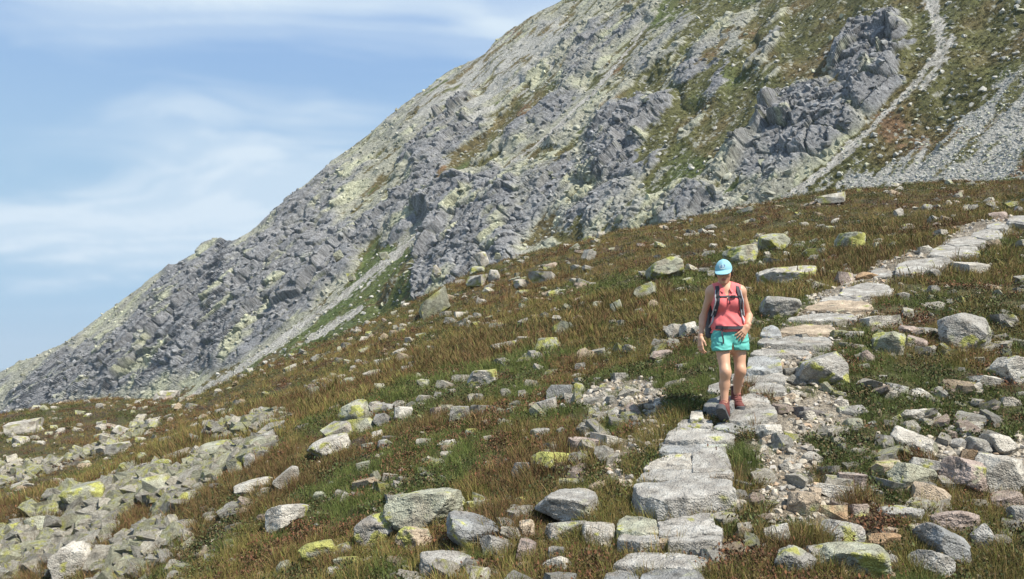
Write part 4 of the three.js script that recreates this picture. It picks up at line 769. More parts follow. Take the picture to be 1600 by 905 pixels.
// small stones showing all over the turf
{
  const r = rng(818), list = [];
  for (let k = 0; k < 60000 && list.length < 4600; k++) {
    const u = (r() * 1900 - 950) / FOC, d = 5 * Math.pow(7.4, r()), x = u * d, z = -d, m = fbm(x * 0.7 + 20, 7.1, z * 0.7, 3) + (x > 2.3 && d < 12 ? 0.16 : 0) + sst(13, 20, d) * 0.07;
    if (m < 0.08 || blocked(x, z) || (isGravel(x, z) && r() > 0.35)) continue;
    const s = (0.022 + 0.11 * r() ** 2.6) * (0.8 + d * 0.025), t = 1.05 + 0.45 * r(), c = [1, 0.99, 0.96];
    list.push([x, ground(x, z) + s * 0.22, z, new THREE.Quaternion().setFromEuler(new THREE.Euler((r() - 0.5) * 0.7, r() * 6.28, (r() - 0.5) * 0.7)), [s * (0.8 + 0.7 * r()), s * (0.7 + 0.4 * r()), s], c.map(v => v * t)]);
  }
  scatter('field_stones', lump, stoneMat, list, 'small pale stones strewn all over the turf', 'stones');
}
// loose blocks on the mountain
{
  const r = rng(99), P = MOUNTAIN.g.attributes.position, C = MOUNTAIN.g.attributes.color, a = [], b = [], turf = [];
  for (let k = 0; k < 120000; k++) {
    const i = Math.floor(r() * (MOUNTAIN.NU + 1)), j = Math.floor(r() * (MOUNTAIN.NV - 2)), o = j * MOUNTAIN.W + i, kind = MOUNTAIN.pts[o], d = -P.getZ(o);
    if (kind === 0 && r() > 0.07) continue; if (kind === 1 && r() > 0.12) continue;
    const s = kind === 2 ? 0.12 + 0.4 * r() ** 4 : kind === 1 ? 0.35 + 1.3 * r() ** 3 : 0.25 + 1.0 * r() ** 3, t = 0.8 + 0.5 * r();
    const c = kind === 1 ? [C.getX(o), C.getY(o), C.getZ(o)] : r() < 0.3 ? [0.40, 0.41, 0.31] : [0.39, 0.39, 0.365];
    (kind === 2 ? a : b).push([P.getX(o), P.getY(o) + s * 0.1, P.getZ(o), turn(r), [s * (0.8 + r()), s * (0.7 + r() * 0.9), s * (0.8 + r())], c.map(q => Math.min(0.5, q * t * (kind === 1 ? 0.62 : 0.9)))]);
  }
  for (let k = 0; k < 70000; k++) {   // tussocks on the mountain's grass
    const i = Math.floor(r() * (MOUNTAIN.NU + 1)), j = Math.floor(r() * (MOUNTAIN.NV - 2)), o = j * MOUNTAIN.W + i; if (MOUNTAIN.pts[o] !== 0) continue;
    const t = 0.62 * (0.75 + 0.5 * r()), cx = C.getX(o), cy = C.getY(o), cz = C.getZ(o); if (cz > 0.2) continue;
    turf.push([P.getX(o), P.getY(o) - 0.1, P.getZ(o), new THREE.Quaternion().setFromAxisAngle(UPV, r() * 6.28), 4 + 7 * r(), [cx * t * 1.25, cy * t * 1.2, cz * t]]);
  }
  scatter('turf_tussock', [1, 2].map(v => leafy(v * 77, 34, 0.085, 0.04, [[1, 1, 1], [0.75, 0.8, 0.7], [1.1, 1, 0.9]])), grassMat, turf, 'grass tussocks on the mountain ledges', '', MOUNTAIN.mesh);
  scatter('scree_stone', chip, plainStone, a, 'grey scree stones in the gullies', '', MOUNTAIN.mesh);
  scatter('loose_block', chip, plainStone, b, 'loose blocks on the ledges', '', MOUNTAIN.mesh);
}
// ---------------------------------------------------------------- the hiker, stepping down towards the camera
function surfaceNet(f, lo, hi, cell, colour) {   // meshes the zero surface of a distance field
  const n = [0, 1, 2].map(k => Math.ceil((hi[k] - lo[k]) / cell) + 1), [nx, ny, nz] = n, F = new Float32Array(nx * ny * nz), id = (i, j, k) => (k * ny + j) * nx + i;
  for (let k = 0; k < nz; k++) for (let j = 0; j < ny; j++) for (let i = 0; i < nx; i++) F[id(i, j, k)] = f(lo[0] + i * cell, lo[1] + j * cell, lo[2] + k * cell);
  const V = new Int32Array(nx * ny * nz).fill(-1), pos = [], idx = [], nor = [], col = [];
  const C = [[0, 0, 0], [1, 0, 0], [0, 1, 0], [1, 1, 0], [0, 0, 1], [1, 0, 1], [0, 1, 1], [1, 1, 1]], E = [[0, 1], [2, 3], [4, 5], [6, 7], [0, 2], [1, 3], [4, 6], [5, 7], [0, 4], [1, 5], [2, 6], [3, 7]];
  for (let k = 0; k < nz - 1; k++) for (let j = 0; j < ny - 1; j++) for (let i = 0; i < nx - 1; i++) {
    const v = C.map(c => F[id(i + c[0], j + c[1], k + c[2])]); let m = 0, s = [0, 0, 0], neg = 0; for (const q of v) if (q < 0) neg++;
    if (!neg || neg === 8) continue;
    for (const [a, b] of E) if ((v[a] < 0) !== (v[b] < 0)) { const t = v[a] / (v[a] - v[b]); for (let q = 0; q < 3; q++) s[q] += C[a][q] + (C[b][q] - C[a][q]) * t; m++; }
    let x = lo[0] + (i + s[0] / m) * cell, y = lo[1] + (j + s[1] / m) * cell, z = lo[2] + (k + s[2] / m) * cell; const e = cell * 0.5;
    let gx = f(x + e, y, z) - f(x - e, y, z), gy = f(x, y + e, z) - f(x, y - e, z), gz = f(x, y, z + e) - f(x, y, z - e); const l = Math.hypot(gx, gy, gz) || 1;
    V[id(i, j, k)] = pos.length / 3; pos.push(x, y, z); nor.push(gx / l, gy / l, gz / l); if (colour) col.push(...colour(x, y, z));
  }
  const quad = (a, b, c, d, flip) => { if (a < 0 || b < 0 || c < 0 || d < 0) return; flip ? idx.push(a, c, b, a, d, c) : idx.push(a, b, c, a, c, d); };
  for (let k = 1; k < nz - 1; k++) for (let j = 1; j < ny - 1; j++) for (let i = 1; i < nx - 1; i++) {
    const o = F[id(i, j, k)] < 0;
    if (o !== (F[id(i + 1, j, k)] < 0)) quad(V[id(i, j - 1, k - 1)], V[id(i, j, k - 1)], V[id(i, j, k)], V[id(i, j - 1, k)], !o);
    if (o !== (F[id(i, j + 1, k)] < 0)) quad(V[id(i - 1, j, k - 1)], V[id(i, j, k - 1)], V[id(i, j, k)], V[id(i - 1, j, k)], o);
    if (o !== (F[id(i, j, k + 1)] < 0)) quad(V[id(i - 1, j - 1, k)], V[id(i, j - 1, k)], V[id(i, j, k)], V[id(i - 1, j, k)], !o);
  }
  return geo(pos, idx, colour ? col : null, null, nor);
}
const cap3 = (x, y, z, a, b, ra, rb) => { const dx = b[0] - a[0], dy = b[1] - a[1], dz = b[2] - a[2], t = clamp(((x - a[0]) * dx + (y - a[1]) * dy + (z - a[2]) * dz) / (dx * dx + dy * dy + dz * dz)); return Math.hypot(x - a[0] - dx * t, y - a[1] - dy * t, z - a[2] - dz * t) - (ra + (rb - ra) * t); };
const ell = (x, y, z, c, r) => { const a = (x - c[0]) / r[0], b = (y - c[1]) / r[1], d = (z - c[2]) / r[2], k = Math.hypot(a, b, d); return k < 1e-4 ? -Math.min(...r) : k * (k - 1) / Math.hypot(a / r[0], b / r[1], d / r[2]); };
const smin = (a, b, k) => { const h = Math.max(k - Math.abs(a - b), 0) / k; return Math.min(a, b) - h * h * k * 0.25; };
const smax = (a, b, k) => -smin(-a, -b, k);
// joints, in metres: x to the right of the picture, y up, z to the camera
const J = { neck: [-0.006, 1.285, 0.005], shL: [-0.150, 1.255, -0.005], shR: [0.163, 1.258, -0.01], elL: [-0.218, 1.005, -0.075], wrL: [-0.262, 0.80, -0.01], elR: [0.248, 1.015, -0.055], wrR: [0.186, 0.905, 0.110],
  hipL: [-0.060, 0.80, 0.02], hipR: [0.128, 0.80, -0.02], knL: [-0.056, 0.462, 0.150], anL: [-0.070, 0.14, 0.13], knR: [0.128, 0.478, 0.02], anR: [0.130, 0.225, -0.17] };
const HEAD = [-0.024, 1.432, 0.045];
function torsoField(x, y, z) {
  const q = 0.70, zz = z / q;   // a body is wider than it is deep
  let d = cap3(x, y, zz, [0.034, 0.80, 0], [0.028, 0.90, 0], 0.158, 0.150);
  d = smin(d, cap3(x, y, zz, [0.028, 0.90, 0], [0.010, 1.03, 0.005], 0.138, 0.110), 0.06);
  d = smin(d, cap3(x, y, zz, [0.010, 1.03, 0.005], [0.004, 1.16, 0.0], 0.110, 0.128), 0.06);
  d = smin(d, cap3(x, y, zz, [0.0, 1.16, 0], [0.0, 1.215, -0.01], 0.128, 0.112), 0.05);
  d *= 0.85;
  d = smin(d, cap3(x, y, z, [-0.118, 1.262, -0.005], [0.130, 1.264, -0.008], 0.046, 0.046), 0.09);
  d = smin(d, ell(x, y, z, [-0.066, 1.135, 0.078], [0.062, 0.060, 0.050]), 0.045);
  d = smin(d, ell(x, y, z, [0.072, 1.135, 0.076], [0.062, 0.060, 0.050]), 0.045);
  return d;
}
function legs(x, y, z, s) {   // s: 0 left in the picture, 1 right
  const h = s ? J.hipR : J.hipL, k = s ? J.knR : J.knL, a = s ? J.anR : J.anL;
  let d = cap3(x, y, z, h, k, 0.083, 0.050), m = [(k[0] * 2 + a[0]) / 3, (k[1] * 2 + a[1]) / 3, (k[2] * 2 + a[2]) / 3 - 0.022];
  d = smin(d, cap3(x, y, z, [k[0], k[1] + 0.01, k[2] + 0.012], m, 0.044, 0.047), 0.05);
  d = smin(d, cap3(x, y, z, m, a, 0.047, 0.032), 0.04);
  d = smin(d, ell(x, y, z, [k[0], k[1] + 0.012, k[2] + 0.046], [0.026, 0.030, 0.014]), 0.02);
  return d;
}
function bodyField(x, y, z) {
  let d = torsoField(x, y, z);
  d = smin(d, legs(x, y, z, 0), 0.03); d = smin(d, legs(x, y, z, 1), 0.03);
  for (const [s, e, w, o] of [[J.shL, J.elL, J.wrL, -1], [J.shR, J.elR, J.wrR, 1]]) {
    d = smin(d, Math.hypot(x - s[0], y - s[1], z - s[2]) - 0.048, 0.06);
    d = smin(d, cap3(x, y, z, [s[0] + o * 0.006, s[1] - 0.02, s[2]], e, 0.042, 0.031), 0.03);
    d = smin(d, cap3(x, y, z, e, [lerp(e[0], w[0], 0.35), lerp(e[1], w[1], 0.35), lerp(e[2], w[2], 0.35)], 0.031, 0.032), 0.03);
    d = smin(d, cap3(x, y, z, e, w, 0.030, 0.022), 0.03);
  }
  d = smin(d, cap3(x, y, z, J.neck, [HEAD[0] + 0.004, HEAD[1] - 0.06, HEAD[2] - 0.03], 0.053, 0.050), 0.05);
  return d;
}
// head, turned a little to the left of the picture and bowed
const HQ = new THREE.Quaternion().setFromEuler(new THREE.Euler(0.17, -0.33, 0.04, 'YXZ')), HQi = HQ.clone().invert(), HV = new THREE.Vector3();
const toHead = (x, y, z) => HV.set(x - HEAD[0], y - HEAD[1], z - HEAD[2]).applyQuaternion(HQi);
function headLocal(x, y, z) {
  let d = ell(x, y, z, [0, 0.022, -0.012], [0.073, 0.094, 0.090]);
  d = smin(d, ell(x, y, z, [0, -0.045, 0.022], [0.054, 0.062, 0.062]), 0.045);
  d = smin(d, ell(x, y, z, [0, -0.092, 0.058], [0.020, 0.018, 0.018]), 0.03);
  d = smin(d, cap3(x, y, z, [0, 0.012, 0.078], [0, -0.026, 0.100], 0.008, 0.0125), 0.014);
  for (const s of [-1, 1]) {
    d = smin(d, ell(x, y, z, [s * 0.011, -0.029, 0.092], [0.009, 0.007, 0.009]), 0.008);
    d = smin(d, ell(x, y, z, [s * 0.040, -0.018, 0.055], [0.024, 0.020, 0.022]), 0.02);
    d = smax(d, -ell(x, y, z, [s * 0.032, 0.010, 0.088], [0.018, 0.011, 0.012]), 0.012);
    d = smin(d, ell(x, y, z, [s * 0.031, 0.009, 0.070], [0.0135, 0.0125, 0.0135]), 0.003);
    d = smin(d, smax(ell(x, y, z, [s * 0.077, 0.000, -0.010], [0.011, 0.032, 0.020]), -ell(x, y, z, [s * 0.088, 0.0, -0.006], [0.007, 0.020, 0.011]), 0.004), 0.008);
  }
  d = smin(d, ell(x, y, z, [0, -0.055, 0.080], [0.022, 0.006, 0.010]), 0.006);
  d = smin(d, ell(x, y, z, [0, -0.066, 0.077], [0.019, 0.007, 0.010]), 0.005);
  return d;
}
const headField = (x, y, z) => { const v = toHead(x, y, z); return smin(headLocal(v.x, v.y, v.z), cap3(x, y, z, J.neck, [HEAD[0] + 0.004, HEAD[1] - 0.06, HEAD[2] - 0.03], 0.053, 0.050), 0.03); };
// hands: palm, four fingers, thumb
function handField(o) { const B = o.bones; return (x, y, z) => { let d = 1e9; for (const [a, b, ra, rb, k] of B) d = smin(d, cap3(x, y, z, a, b, ra, rb), k); return d; }; }
function makeHand(w, dir, side, out, curl, spread) {   // wrist, pointing direction, towards the thumb, back of the hand
  const D = new THREE.Vector3(...dir).normalize(), T = new THREE.Vector3(...side).addScaledVector(D, -D.dot(new THREE.Vector3(...side))).normalize(), N = new THREE.Vector3().crossVectors(D, T).normalize();
  if (N.dot(new THREE.Vector3(...out)) < 0) N.negate();
  const at3 = (a, b, c) => [w[0] + D.x * a + T.x * b + N.x * c, w[1] + D.y * a + T.y * b + N.y * c, w[2] + D.z * a + T.z * b + N.z * c], bones = [];
  bones.push([at3(-0.03, 0, 0), at3(0.01, 0, 0), 0.024, 0.022, 0.02]);
  for (let k = 0; k < 4; k++) bones.push([at3(0.008, (1.5 - k) * 0.011, 0), at3(0.078, (1.5 - k) * 0.019, 0), 0.0145, 0.0118, 0.016]);
  [0.036, 0.042, 0.038, 0.029].forEach((l, k) => {
    const b0 = (1.5 - k) * 0.0195, fan = (1.5 - k) * spread; let a = 0.078, b = b0, c = 0, ang = curl * 0.35;
    for (let s = 0; s < 3; s++) { const L = l * [1, 0.72, 0.58][s], a2 = a + L * Math.cos(ang), c2 = c - L * Math.sin(ang), b2 = b + L * fan; bones.push([at3(a, b, c), at3(a2, b2, c2), 0.0098 - s * 0.0008, 0.0090 - s * 0.001, 0.003]); a = a2; b = b2; c = c2; ang += curl; }
  });
  bones.push([at3(0.012, 0.020, -0.004), at3(0.045, 0.046, -0.012), 0.014, 0.0115, 0.012], [at3(0.045, 0.046, -0.012), at3(0.078, 0.054, -0.018 - curl * 0.01), 0.0108, 0.0085, 0.004]);
  const f = handField({ bones }), P = bones.flatMap(b => [b[0], b[1]]), lo = [0, 1, 2].map(k => Math.min(...P.map(p => p[k])) - 0.03), hi = [0, 1, 2].map(k => Math.max(...P.map(p => p[k])) + 0.03);
  return surfaceNet(f, lo, hi, 0.0035, skin);
}
function skin(x, y, z) {
  const t = 1 + fbm(x * 14, y * 14, z * 14, 2) * 0.12; let c = [0.56 * t, 0.325 * t, 0.215 * t];
  const v = toHead(x, y, z);
  if (v.length() < 0.16 && v.z > 0.03) {
    const lip = sst(1.25, 0.8, Math.hypot(v.x / 0.023, (v.y + 0.061) / 0.010)); c = mix3(c, [0.36, 0.13, 0.11], lip * (v.z > 0.06 ? 1 : 0));
    for (const s of [-1, 1]) { const e = Math.hypot((v.x - s * 0.031) / 0.0125, (v.y - 0.009) / 0.007); if (e < 1.1 && v.z > 0.06) c = mix3([0.6, 0.56, 0.52], [0.05, 0.035, 0.025], sst(0.55, 0.4, Math.hypot(v.x - s * 0.031, v.y - 0.008) / 0.0125)); const br = Math.hypot((v.x - s * 0.033) / 0.021, (v.y - 0.031 + Math.abs(v.x - s * 0.033) * 0.2) / 0.005); c = mix3(c, [0.08, 0.05, 0.035], sst(1.2, 0.8, br) * 0.9); }
  }
  return c;
}
const personFoot = hit(1138, 655), PS = -personFoot.z / FOC * 1.0 / (8.75 / FOC), person = new THREE.Group();
person.name = numbered('person'); scene.add(person);
tag(person, 'hiker in coral sleeveless shirt, teal shorts and blue cap walking down the steps', 'person');
person.position.copy(personFoot); person.position.y -= 0.02; person.scale.x = 0.95;
const cloth = (r, g, b, rough = 0.85) => { const m = new THREE.MeshPhysicalMaterial({ color: new THREE.Color().setRGB(r, g, b), roughness: rough, sheen: 0.25, sheenRoughness: 0.6 }); return m; };
const skinMat = new THREE.MeshPhysicalMaterial({ vertexColors: true, roughness: 0.5 }); skinMat.name = 'skin';
{
  const body = surfaceNet(bodyField, [-0.36, 0.08, -0.32], [0.36, 1.42, 0.32], 0.011, skin), head = surfaceNet(headField, [-0.16, 1.27, -0.12], [0.11, 1.60, 0.20], 0.0045, skin);
  const handR = makeHand(J.wrR, [-0.62, -0.75, 0.16], [-0.75, 0.55, 0.1], [0.2, 0.1, 1], 0.28, 0.16), handL = makeHand(J.wrL, [-0.06, -1, 0.16], [0.45, 0.1, 0.9], [-1, 0, 0.4], 0.55, 0.03);
  const b = mesh('body', mergeGeometries([body, head, handR, handL]), skinMat, person); b.userData.label = 'sunlit bare skin of face, arms and legs';
  // shirt: coral, sleeveless, open at the neck
  const shirtField = (x, y, z) => {
    const fold = 0.0075 * Math.sin(x * 30 + y * 38 + noise(x * 9, y * 9, z * 9) * 4) * sst(1.08, 0.95, y) + 0.003 * noise(x * 22, y * 12, z * 22);
    const low = sst(1.05, 0.93, y) * 0.010;
    let d = torsoField(x, y, z) - 0.013 - low - fold;
    d = smin(d, Math.max(cap3(x, y, z, [0.034, 0.90, 0], [0.02, 1.02, 0.005], 0.118, 0.10), 0) + 0.5, 0.01);
    d = smax(d, 0.853 + 0.035 * sst(0.02, -0.06, Math.abs(x - 0.05) - 0.06) * 0 - y + 0.02 * Math.sin(x * 9) * 0.4, 0.008);
    for (const [s, o] of [[J.shL, -1], [J.shR, 1]]) d = smax(d, 0.066 - Math.hypot((x - s[0] - o * 0.030) * 1.0, (y - s[1] + 0.02) * 0.62, (z - s[2]) * 0.66), 0.006);
    d = smax(d, 0.058 - Math.hypot(x - J.neck[0], (y - 1.315) * 0.9, (z - 0.016) * 0.9), 0.006);
    const vn = Math.abs(x + 0.006) - 0.042 * clamp((y - 1.165) / 0.13); if (z > 0.02 && y > 1.165) d = smax(d, -vn, 0.004);
    return d;
  };
  const shirtMat = cloth(0.74, 0.165, 0.172); shirtMat.name = 'coral jersey';
  const shirt = mesh('shirt', surfaceNet(shirtField, [-0.24, 0.80, -0.2], [0.26, 1.36, 0.22], 0.0075), shirtMat, person); shirt.userData.label = 'coral sleeveless shirt with collar';
  // collar: two folded flaps
  for (const s of [-1, 1]) {
    const pts = [[s * 0.052, 1.335, -0.03], [s * 0.060, 1.325, 0.015], [s * 0.046, 1.300, 0.062], [s * 0.024, 1.268, 0.090]], low = [[s * 0.088, 1.300, -0.035], [s * 0.090, 1.288, 0.022], [s * 0.075, 1.255, 0.075], [s * 0.044, 1.228, 0.108]], pos = [], idx = [];
    pts.forEach((p, i) => { const q = low[i]; for (const e of [0, 0.006]) pos.push(p[0] - 0.006, p[1] + e * 0.3, p[2] + e, q[0] - 0.006, q[1] + e * 0.3, q[2] + e); });
    for (let i = 0; i < 3; i++) { const a = i * 4, b2 = a + 4; for (const [p, q, r2, t] of [[a + 2, a + 3, b2 + 3, b2 + 2], [a, b2, b2 + 1, a + 1], [a + 1, b2 + 1, b2 + 3, a + 3], [a, a + 2, b2 + 2, b2]]) idx.push(p, q, r2, p, r2, t); }
    idx.push(0, 1, 3, 0, 3, 2, 12, 14, 15, 12, 15, 13);
    mesh('collar', geo(pos, idx).toNonIndexed(), shirtMat, shirt).geometry.computeVertexNormals();
  }
  // shorts: teal
  const shortsField = (x, y, z) => {
    const fold = 0.004 * Math.sin(y * 70 + x * 22 + noise(x * 14, y * 14, z * 14) * 5) * (0.4 + 0.6 * sst(0.86, 0.7, y)) + 0.003 * noise(x * 30, y * 30, z * 30);
    const fl = 0.012 + 0.022 * sst(0.84, 0.69, y);
    let d = smin(torsoField(x, y, z) - 0.012, smin(legs(x, y, z, 0) - fl, legs(x, y, z, 1) - fl, 0.003), 0.03) - fold;
    d = smax(d, y - 0.885, 0.006);
    d = smax(d, -(Math.abs(x - 0.036) - 0.004 - Math.max(0, 0.745 - y) * 0.22) * 0.9 - Math.max(0, y - 0.745) * 2, 0.006);
    return smax(d, 0.680 - 0.12 * (x - 0.03) * (x < 0.03 ? -0.4 : 0) - y, 0.008);
  };
  const shortsMat = cloth(0.105, 0.43, 0.385); shortsMat.name = 'teal cotton';
  const shorts = mesh('shorts', surfaceNet(shortsField, [-0.22, 0.64, -0.2], [0.28, 0.91, 0.22], 0.0075), shortsMat, person); shorts.userData.label = 'teal shorts';
  // boots: dark red, grey rubber sole; the left one in the picture comes down heel first
  const redMat = new THREE.MeshStandardMaterial({ color: new THREE.Color().setRGB(0.125, 0.034, 0.029), roughness: 0.8 }), rubber = new THREE.MeshStandardMaterial({ color: new THREE.Color().setRGB(0.075, 0.078, 0.085), roughness: 0.85 }), darkCloth = cloth(0.045, 0.020, 0.024), lace = cloth(0.42, 0.17, 0.15);
  for (const [a, q] of [[J.anL, new THREE.Euler(-0.58, -0.50, 0.10, 'YXZ')], [J.anR, new THREE.Euler(0.06, 0.06, 0, 'YXZ')]]) {
    const g = new THREE.Group(); g.name = 'boot'; person.add(g); g.position.set(a[0], a[1], a[2]); g.rotation.copy(q);
    const up = (x, y, z) => { let d = cap3(x, y, z, [0, 0.075, -0.004], [0, -0.03, -0.006], 0.050, 0.047); d = smin(d, cap3(x, y, z, [0, -0.075, -0.035], [0, -0.088, 0.13], 0.043, 0.040), 0.05); d = smin(d, cap3(x, y, z, [0, -0.02, 0.0], [0, -0.07, 0.10], 0.042, 0.034), 0.04); d += 0.0016 * Math.sin(y * 120); return smax(smax(d, -0.108 - y, 0.004), y - 0.088, 0.006); };
    const u = mesh('boot_upper', surfaceNet(up, [-0.09, -0.14, -0.12], [0.09, 0.12, 0.21], 0.0065), redMat, g);
    const so = (x, y, z) => { let d = cap3(x, 0, z, [0, 0, -0.038], [0, 0, 0.135], 0.049, 0.048); d = smax(d, y + 0.092 - 0.02 * sst(0.10, 0.17, z), 0.006); const tread = Math.max(0, Math.sin(z * 190)) * 0.006; return smax(d, -0.131 + tread - y, 0.003); };
    mesh('sole', surfaceNet(so, [-0.09, -0.15, -0.12], [0.09, -0.05, 0.21], 0.0065), rubber, g);
    mesh('sock', new THREE.CylinderGeometry(0.049, 0.052, 0.04, 20, 1), darkCloth, g).position.set(0, 0.088, -0.004);
    for (let k = 0; k < 5; k++) { const t = k / 4, c = new THREE.CatmullRomCurve3([new THREE.Vector3(-0.034, 0.045 - t * 0.075, 0.030 + t * 0.062), new THREE.Vector3(0, 0.052 - t * 0.072, 0.052 + t * 0.058), new THREE.Vector3(0.034, 0.045 - t * 0.075 + (k % 2 ? 0.008 : -0.008), 0.030 + t * 0.062)]); mesh('lace', new THREE.TubeGeometry(c, 8, 0.0035, 5), lace, u); }
  }
  // hair under the cap, and the cap
  const hg = new THREE.Group(); hg.name = 'cap'; person.add(hg); hg.position.set(...HEAD); hg.quaternion.copy(HQ); hg.userData.label = 'light blue baseball cap';
  const hairF = (x, y, z) => { let d = headLocal(x, y, z) - 0.007 - 0.003 * noise(x * 60, y * 20, z * 60); d = smax(d, y - 0.05, 0.01); d = smax(d, z - 0.022 - (y - 0.02) * 0.25, 0.01); return smax(smax(d, -0.058 - y, 0.01), 0.014 - Math.hypot(Math.abs(x) - 0.080, (y - 0) * 0.5, z + 0.008), 0.006); };
  const hair = mesh('hair', surfaceNet(hairF, [-0.11, -0.08, -0.13], [0.11, 0.08, 0.09], 0.005), new THREE.MeshStandardMaterial({ color: new THREE.Color().setRGB(0.045, 0.028, 0.018), roughness: 0.6 }), person); hair.position.set(...HEAD); hair.quaternion.copy(HQ);
  const capMat = cloth(0.235, 0.47, 0.56); capMat.name = 'light blue cotton';
  const crown = (x, y, z) => { let d = ell(x, y, z, [0, 0.030, -0.008], [0.087, 0.101, 0.103]) - 0.0015 * Math.cos(Math.atan2(x, z + 0.008) * 6) ; d = smax(d, -ell(x, y, z, [0, 0.020, -0.008], [0.078, 0.092, 0.094]), 0.004); return smax(d, 0.018 - 0.05 * Math.max(0, -z) * 0.3 - y, 0.006); };
  mesh('crown', surfaceNet(crown, [-0.11, 0.0, -0.13], [0.11, 0.15, 0.12], 0.005), capMat, hg);
  const brim = (x, y, z) => { const yy = 0.034 - 2.6 * x * x - (z - 0.07) * 0.36, dz = (z - 0.055) / 0.125, dx = x / 0.083; return Math.max(Math.abs(y - yy) - 0.0042, (Math.hypot(dx, dz) - 1) * 0.07, 0.045 + Math.max(0, 0.03 - x * x * 6) - z); };
  mesh('brim', surfaceNet(brim, [-0.11, -0.06, 0.03], [0.11, 0.07, 0.20], 0.004), capMat, hg);
  const button = mesh('button', new THREE.SphereGeometry(0.008, 10, 8), capMat, hg); button.position.set(0, 0.131, -0.008); button.scale.y = 0.5;
  const thread = cloth(0.75, 0.78, 0.80), threadB = cloth(0.16, 0.22, 0.42);   // the embroidered lettering, too small to read in the photograph
  const emb = new THREE.Group(); emb.name = 'emblem'; hg.add(emb);
  const onCap = (a, h) => { const y = 0.030 + h, s = Math.sqrt(Math.max(0, 1 - (h / 0.101) ** 2)); return new THREE.Vector3(Math.sin(a) * 0.0885 * s, y, -0.008 + Math.cos(a) * 0.1045 * s); };
  const strokes = [[[-0.34, 0.028], [-0.34, 0.052], [-0.26, 0.052]], [[-0.34, 0.040], [-0.28, 0.040]], [[-0.18, 0.026], [-0.20, 0.044], [-0.10, 0.048], [-0.08, 0.034], [-0.16, 0.026]], [[0.0, 0.026], [0.02, 0.062]], [[0.0, 0.04], [0.10, 0.042], [0.10, 0.028]], [[0.18, 0.028], [0.22, 0.056], [0.30, 0.040], [0.20, 0.040]], [[-0.30, 0.018], [0.0, 0.014], [0.30, 0.020]]];
  strokes.forEach((st, i) => mesh('stitching', new THREE.TubeGeometry(new THREE.CatmullRomCurve3(st.map(([a, h]) => onCap(a, h))), 12, 0.0026, 5), i % 3 === 2 ? threadB : thread, emb));
}
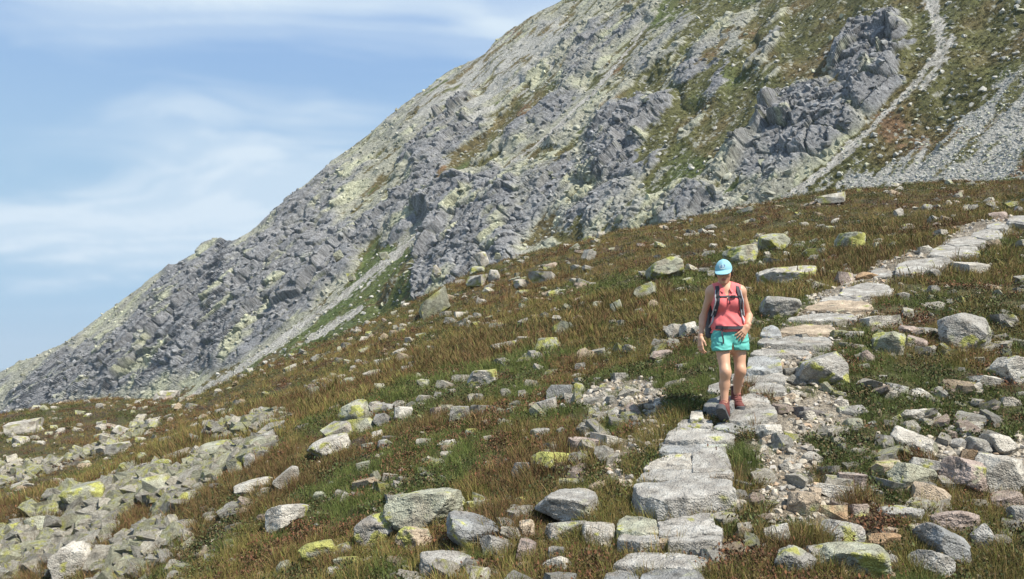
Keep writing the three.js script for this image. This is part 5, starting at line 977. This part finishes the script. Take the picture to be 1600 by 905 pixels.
// the rucksack she wears
{
  const pack = new THREE.Group(); pack.name = numbered('backpack'); scene.add(pack); pack.position.copy(person.position); pack.scale.x = 0.95;
  tag(pack, 'dark grey hiking rucksack worn on the hiker\'s back, straps over the coral shirt', 'backpack');
  const grey = cloth(0.050, 0.050, 0.062), edge = cloth(0.42, 0.42, 0.44), black = new THREE.MeshStandardMaterial({ color: new THREE.Color().setRGB(0.02, 0.02, 0.022), roughness: 0.45 });
  const bag = (x, y, z) => { const a = Math.abs(x - 0.022) - 0.140 + 0.02 * sst(1.05, 1.3, y), b = Math.abs(y - 1.055) - 0.215, c = Math.abs(z + 0.225) - 0.075; return Math.hypot(Math.max(a, 0), Math.max(b, 0), Math.max(c, 0)) + Math.min(Math.max(a, b, c), 0) - 0.03 + 0.004 * noise(x * 20, y * 20, z * 20); };
  mesh('bag', surfaceNet(bag, [-0.2, 0.78, -0.36], [0.24, 1.33, -0.09], 0.01), grey, pack);
  const skinOff = (x, y, z) => torsoField(x, y, z) - 0.017 - 0.012 * sst(1.05, 0.93, y);
  const front = (x, y) => { for (let z = 0.3; z > -0.2; z -= 0.002) if (skinOff(x, y, z) < 0) return z; return 0; };
  function ribbon(name, pts, w, th, m, parent) {   // a flat band along points that lie on the shirt
    const c = new THREE.CatmullRomCurve3(pts.map(p => new THREE.Vector3(...p))), n = 36, pos = [], idx = [];
    for (let i = 0; i <= n; i++) {
      const p = c.getPoint(i / n), t = c.getTangent(i / n), e = 0.004, g = new THREE.Vector3(skinOff(p.x + e, p.y, p.z) - skinOff(p.x - e, p.y, p.z), skinOff(p.x, p.y + e, p.z) - skinOff(p.x, p.y - e, p.z), skinOff(p.x, p.y, p.z + e) - skinOff(p.x, p.y, p.z - e)).normalize(), s = new THREE.Vector3().crossVectors(t, g).normalize();
      for (const [a, b] of [[-1, 0], [-1, 1], [1, 1], [1, 0]]) pos.push(p.x + s.x * a * w / 2 + g.x * b * th, p.y + s.y * a * w / 2 + g.y * b * th, p.z + s.z * a * w / 2 + g.z * b * th);
      if (i < n) for (let k = 0; k < 4; k++) { const A = i * 4 + k, B = i * 4 + (k + 1) % 4; idx.push(A, A + 4, B, B, A + 4, B + 4); }
    }
    const g = geo(pos, idx).toNonIndexed(); g.computeVertexNormals(); return mesh(name, g, m, parent);
  }
  for (const s of [-1, 1]) {
    const cx = s < 0 ? -0.100 : 0.106, line = [[1.26, 0], [1.21, 0.004], [1.15, 0.010], [1.08, 0.020], [1.01, 0.032]].map(([y, dx]) => { const x = cx + s * dx; return [x, y, front(x, y)]; });
    const over = [[cx, 1.27, -0.125], [cx, 1.318, -0.055], [cx, 1.318, 0.0], [cx, 1.298, 0.05], ...line];
    const st = ribbon('shoulder_strap', over, 0.038, 0.010, grey, pack);
    ribbon('strap_edge', over.slice(4).map(([x, y, z]) => [x + s * 0.023, y, z + 0.002]), 0.009, 0.010, edge, st);
    ribbon('webbing', [...line.slice(3), [cx + s * 0.048, 0.95, front(cx + s * 0.048, 0.95)], [cx + s * 0.055, 0.91, -0.06]], 0.018, 0.012, edge, st);
    mesh('strap_buckle', new THREE.BoxGeometry(0.036, 0.022, 0.014), black, st).position.set(cx + s * 0.006, 1.192, front(cx, 1.192) + 0.012);
  }
  const sy = 1.193, ch = []; for (let i = 0; i <= 10; i++) { const x = lerp(-0.105, 0.112, i / 10); ch.push([x, sy - 0.002 * Math.sin(i), Math.max(front(x, sy), 0.085)]); }
  const cs = ribbon('chest_strap', ch, 0.016, 0.006, grey, pack);
  mesh('clip', new THREE.BoxGeometry(0.042, 0.024, 0.012), black, cs).position.set(0.045, sy, front(0.045, sy) + 0.014);
  const whistle = ribbon('loose_end', [[0.0, sy, front(0, sy) + 0.006], [-0.004, 1.165, front(0, 1.165) + 0.012], [0.004, 1.140, front(0, 1.14) + 0.010]], 0.012, 0.004, grey, cs);
  mesh('toggle', new THREE.CapsuleGeometry(0.009, 0.016, 4, 10), cloth(0.20, 0.02, 0.04), cs).position.set(0.006, 1.132, front(0, 1.13) + 0.010);
  const hy = 0.905, hb = []; for (let i = 0; i <= 14; i++) { const a = lerp(-1.75, 0.85, i / 14), x = 0.026 + Math.sin(a) * 0.165; const xx = clamp(x, -0.12, 0.17); hb.push([x < -0.12 ? x : xx, hy - 0.012 * Math.cos(a), x < -0.125 ? Math.cos(a) * 0.11 : front(xx, hy) + 0.004]); }
  const hip = ribbon('hip_belt', hb, 0.030, 0.010, grey, pack);
  mesh('belt_buckle', new THREE.BoxGeometry(0.05, 0.032, 0.016), black, hip).position.set(-0.045, hy - 0.012, front(-0.045, hy) + 0.016);
  const tx = -0.078, tail = [[tx, 0.885, front(tx, 0.885) + 0.012], [tx - 0.002, 0.83, 0.150], [tx + 0.006, 0.775, 0.158], [tx + 0.004, 0.74, 0.160]];
  ribbon('belt_tail', tail, 0.016, 0.004, grey, hip);
  ribbon('side_strap', [[0.20, 0.93, -0.14], [0.205, 0.84, -0.10], [0.20, 0.76, -0.09], [0.203, 0.70, -0.09]], 0.02, 0.006, black, pack);
}
renderer.render(scene, camera);
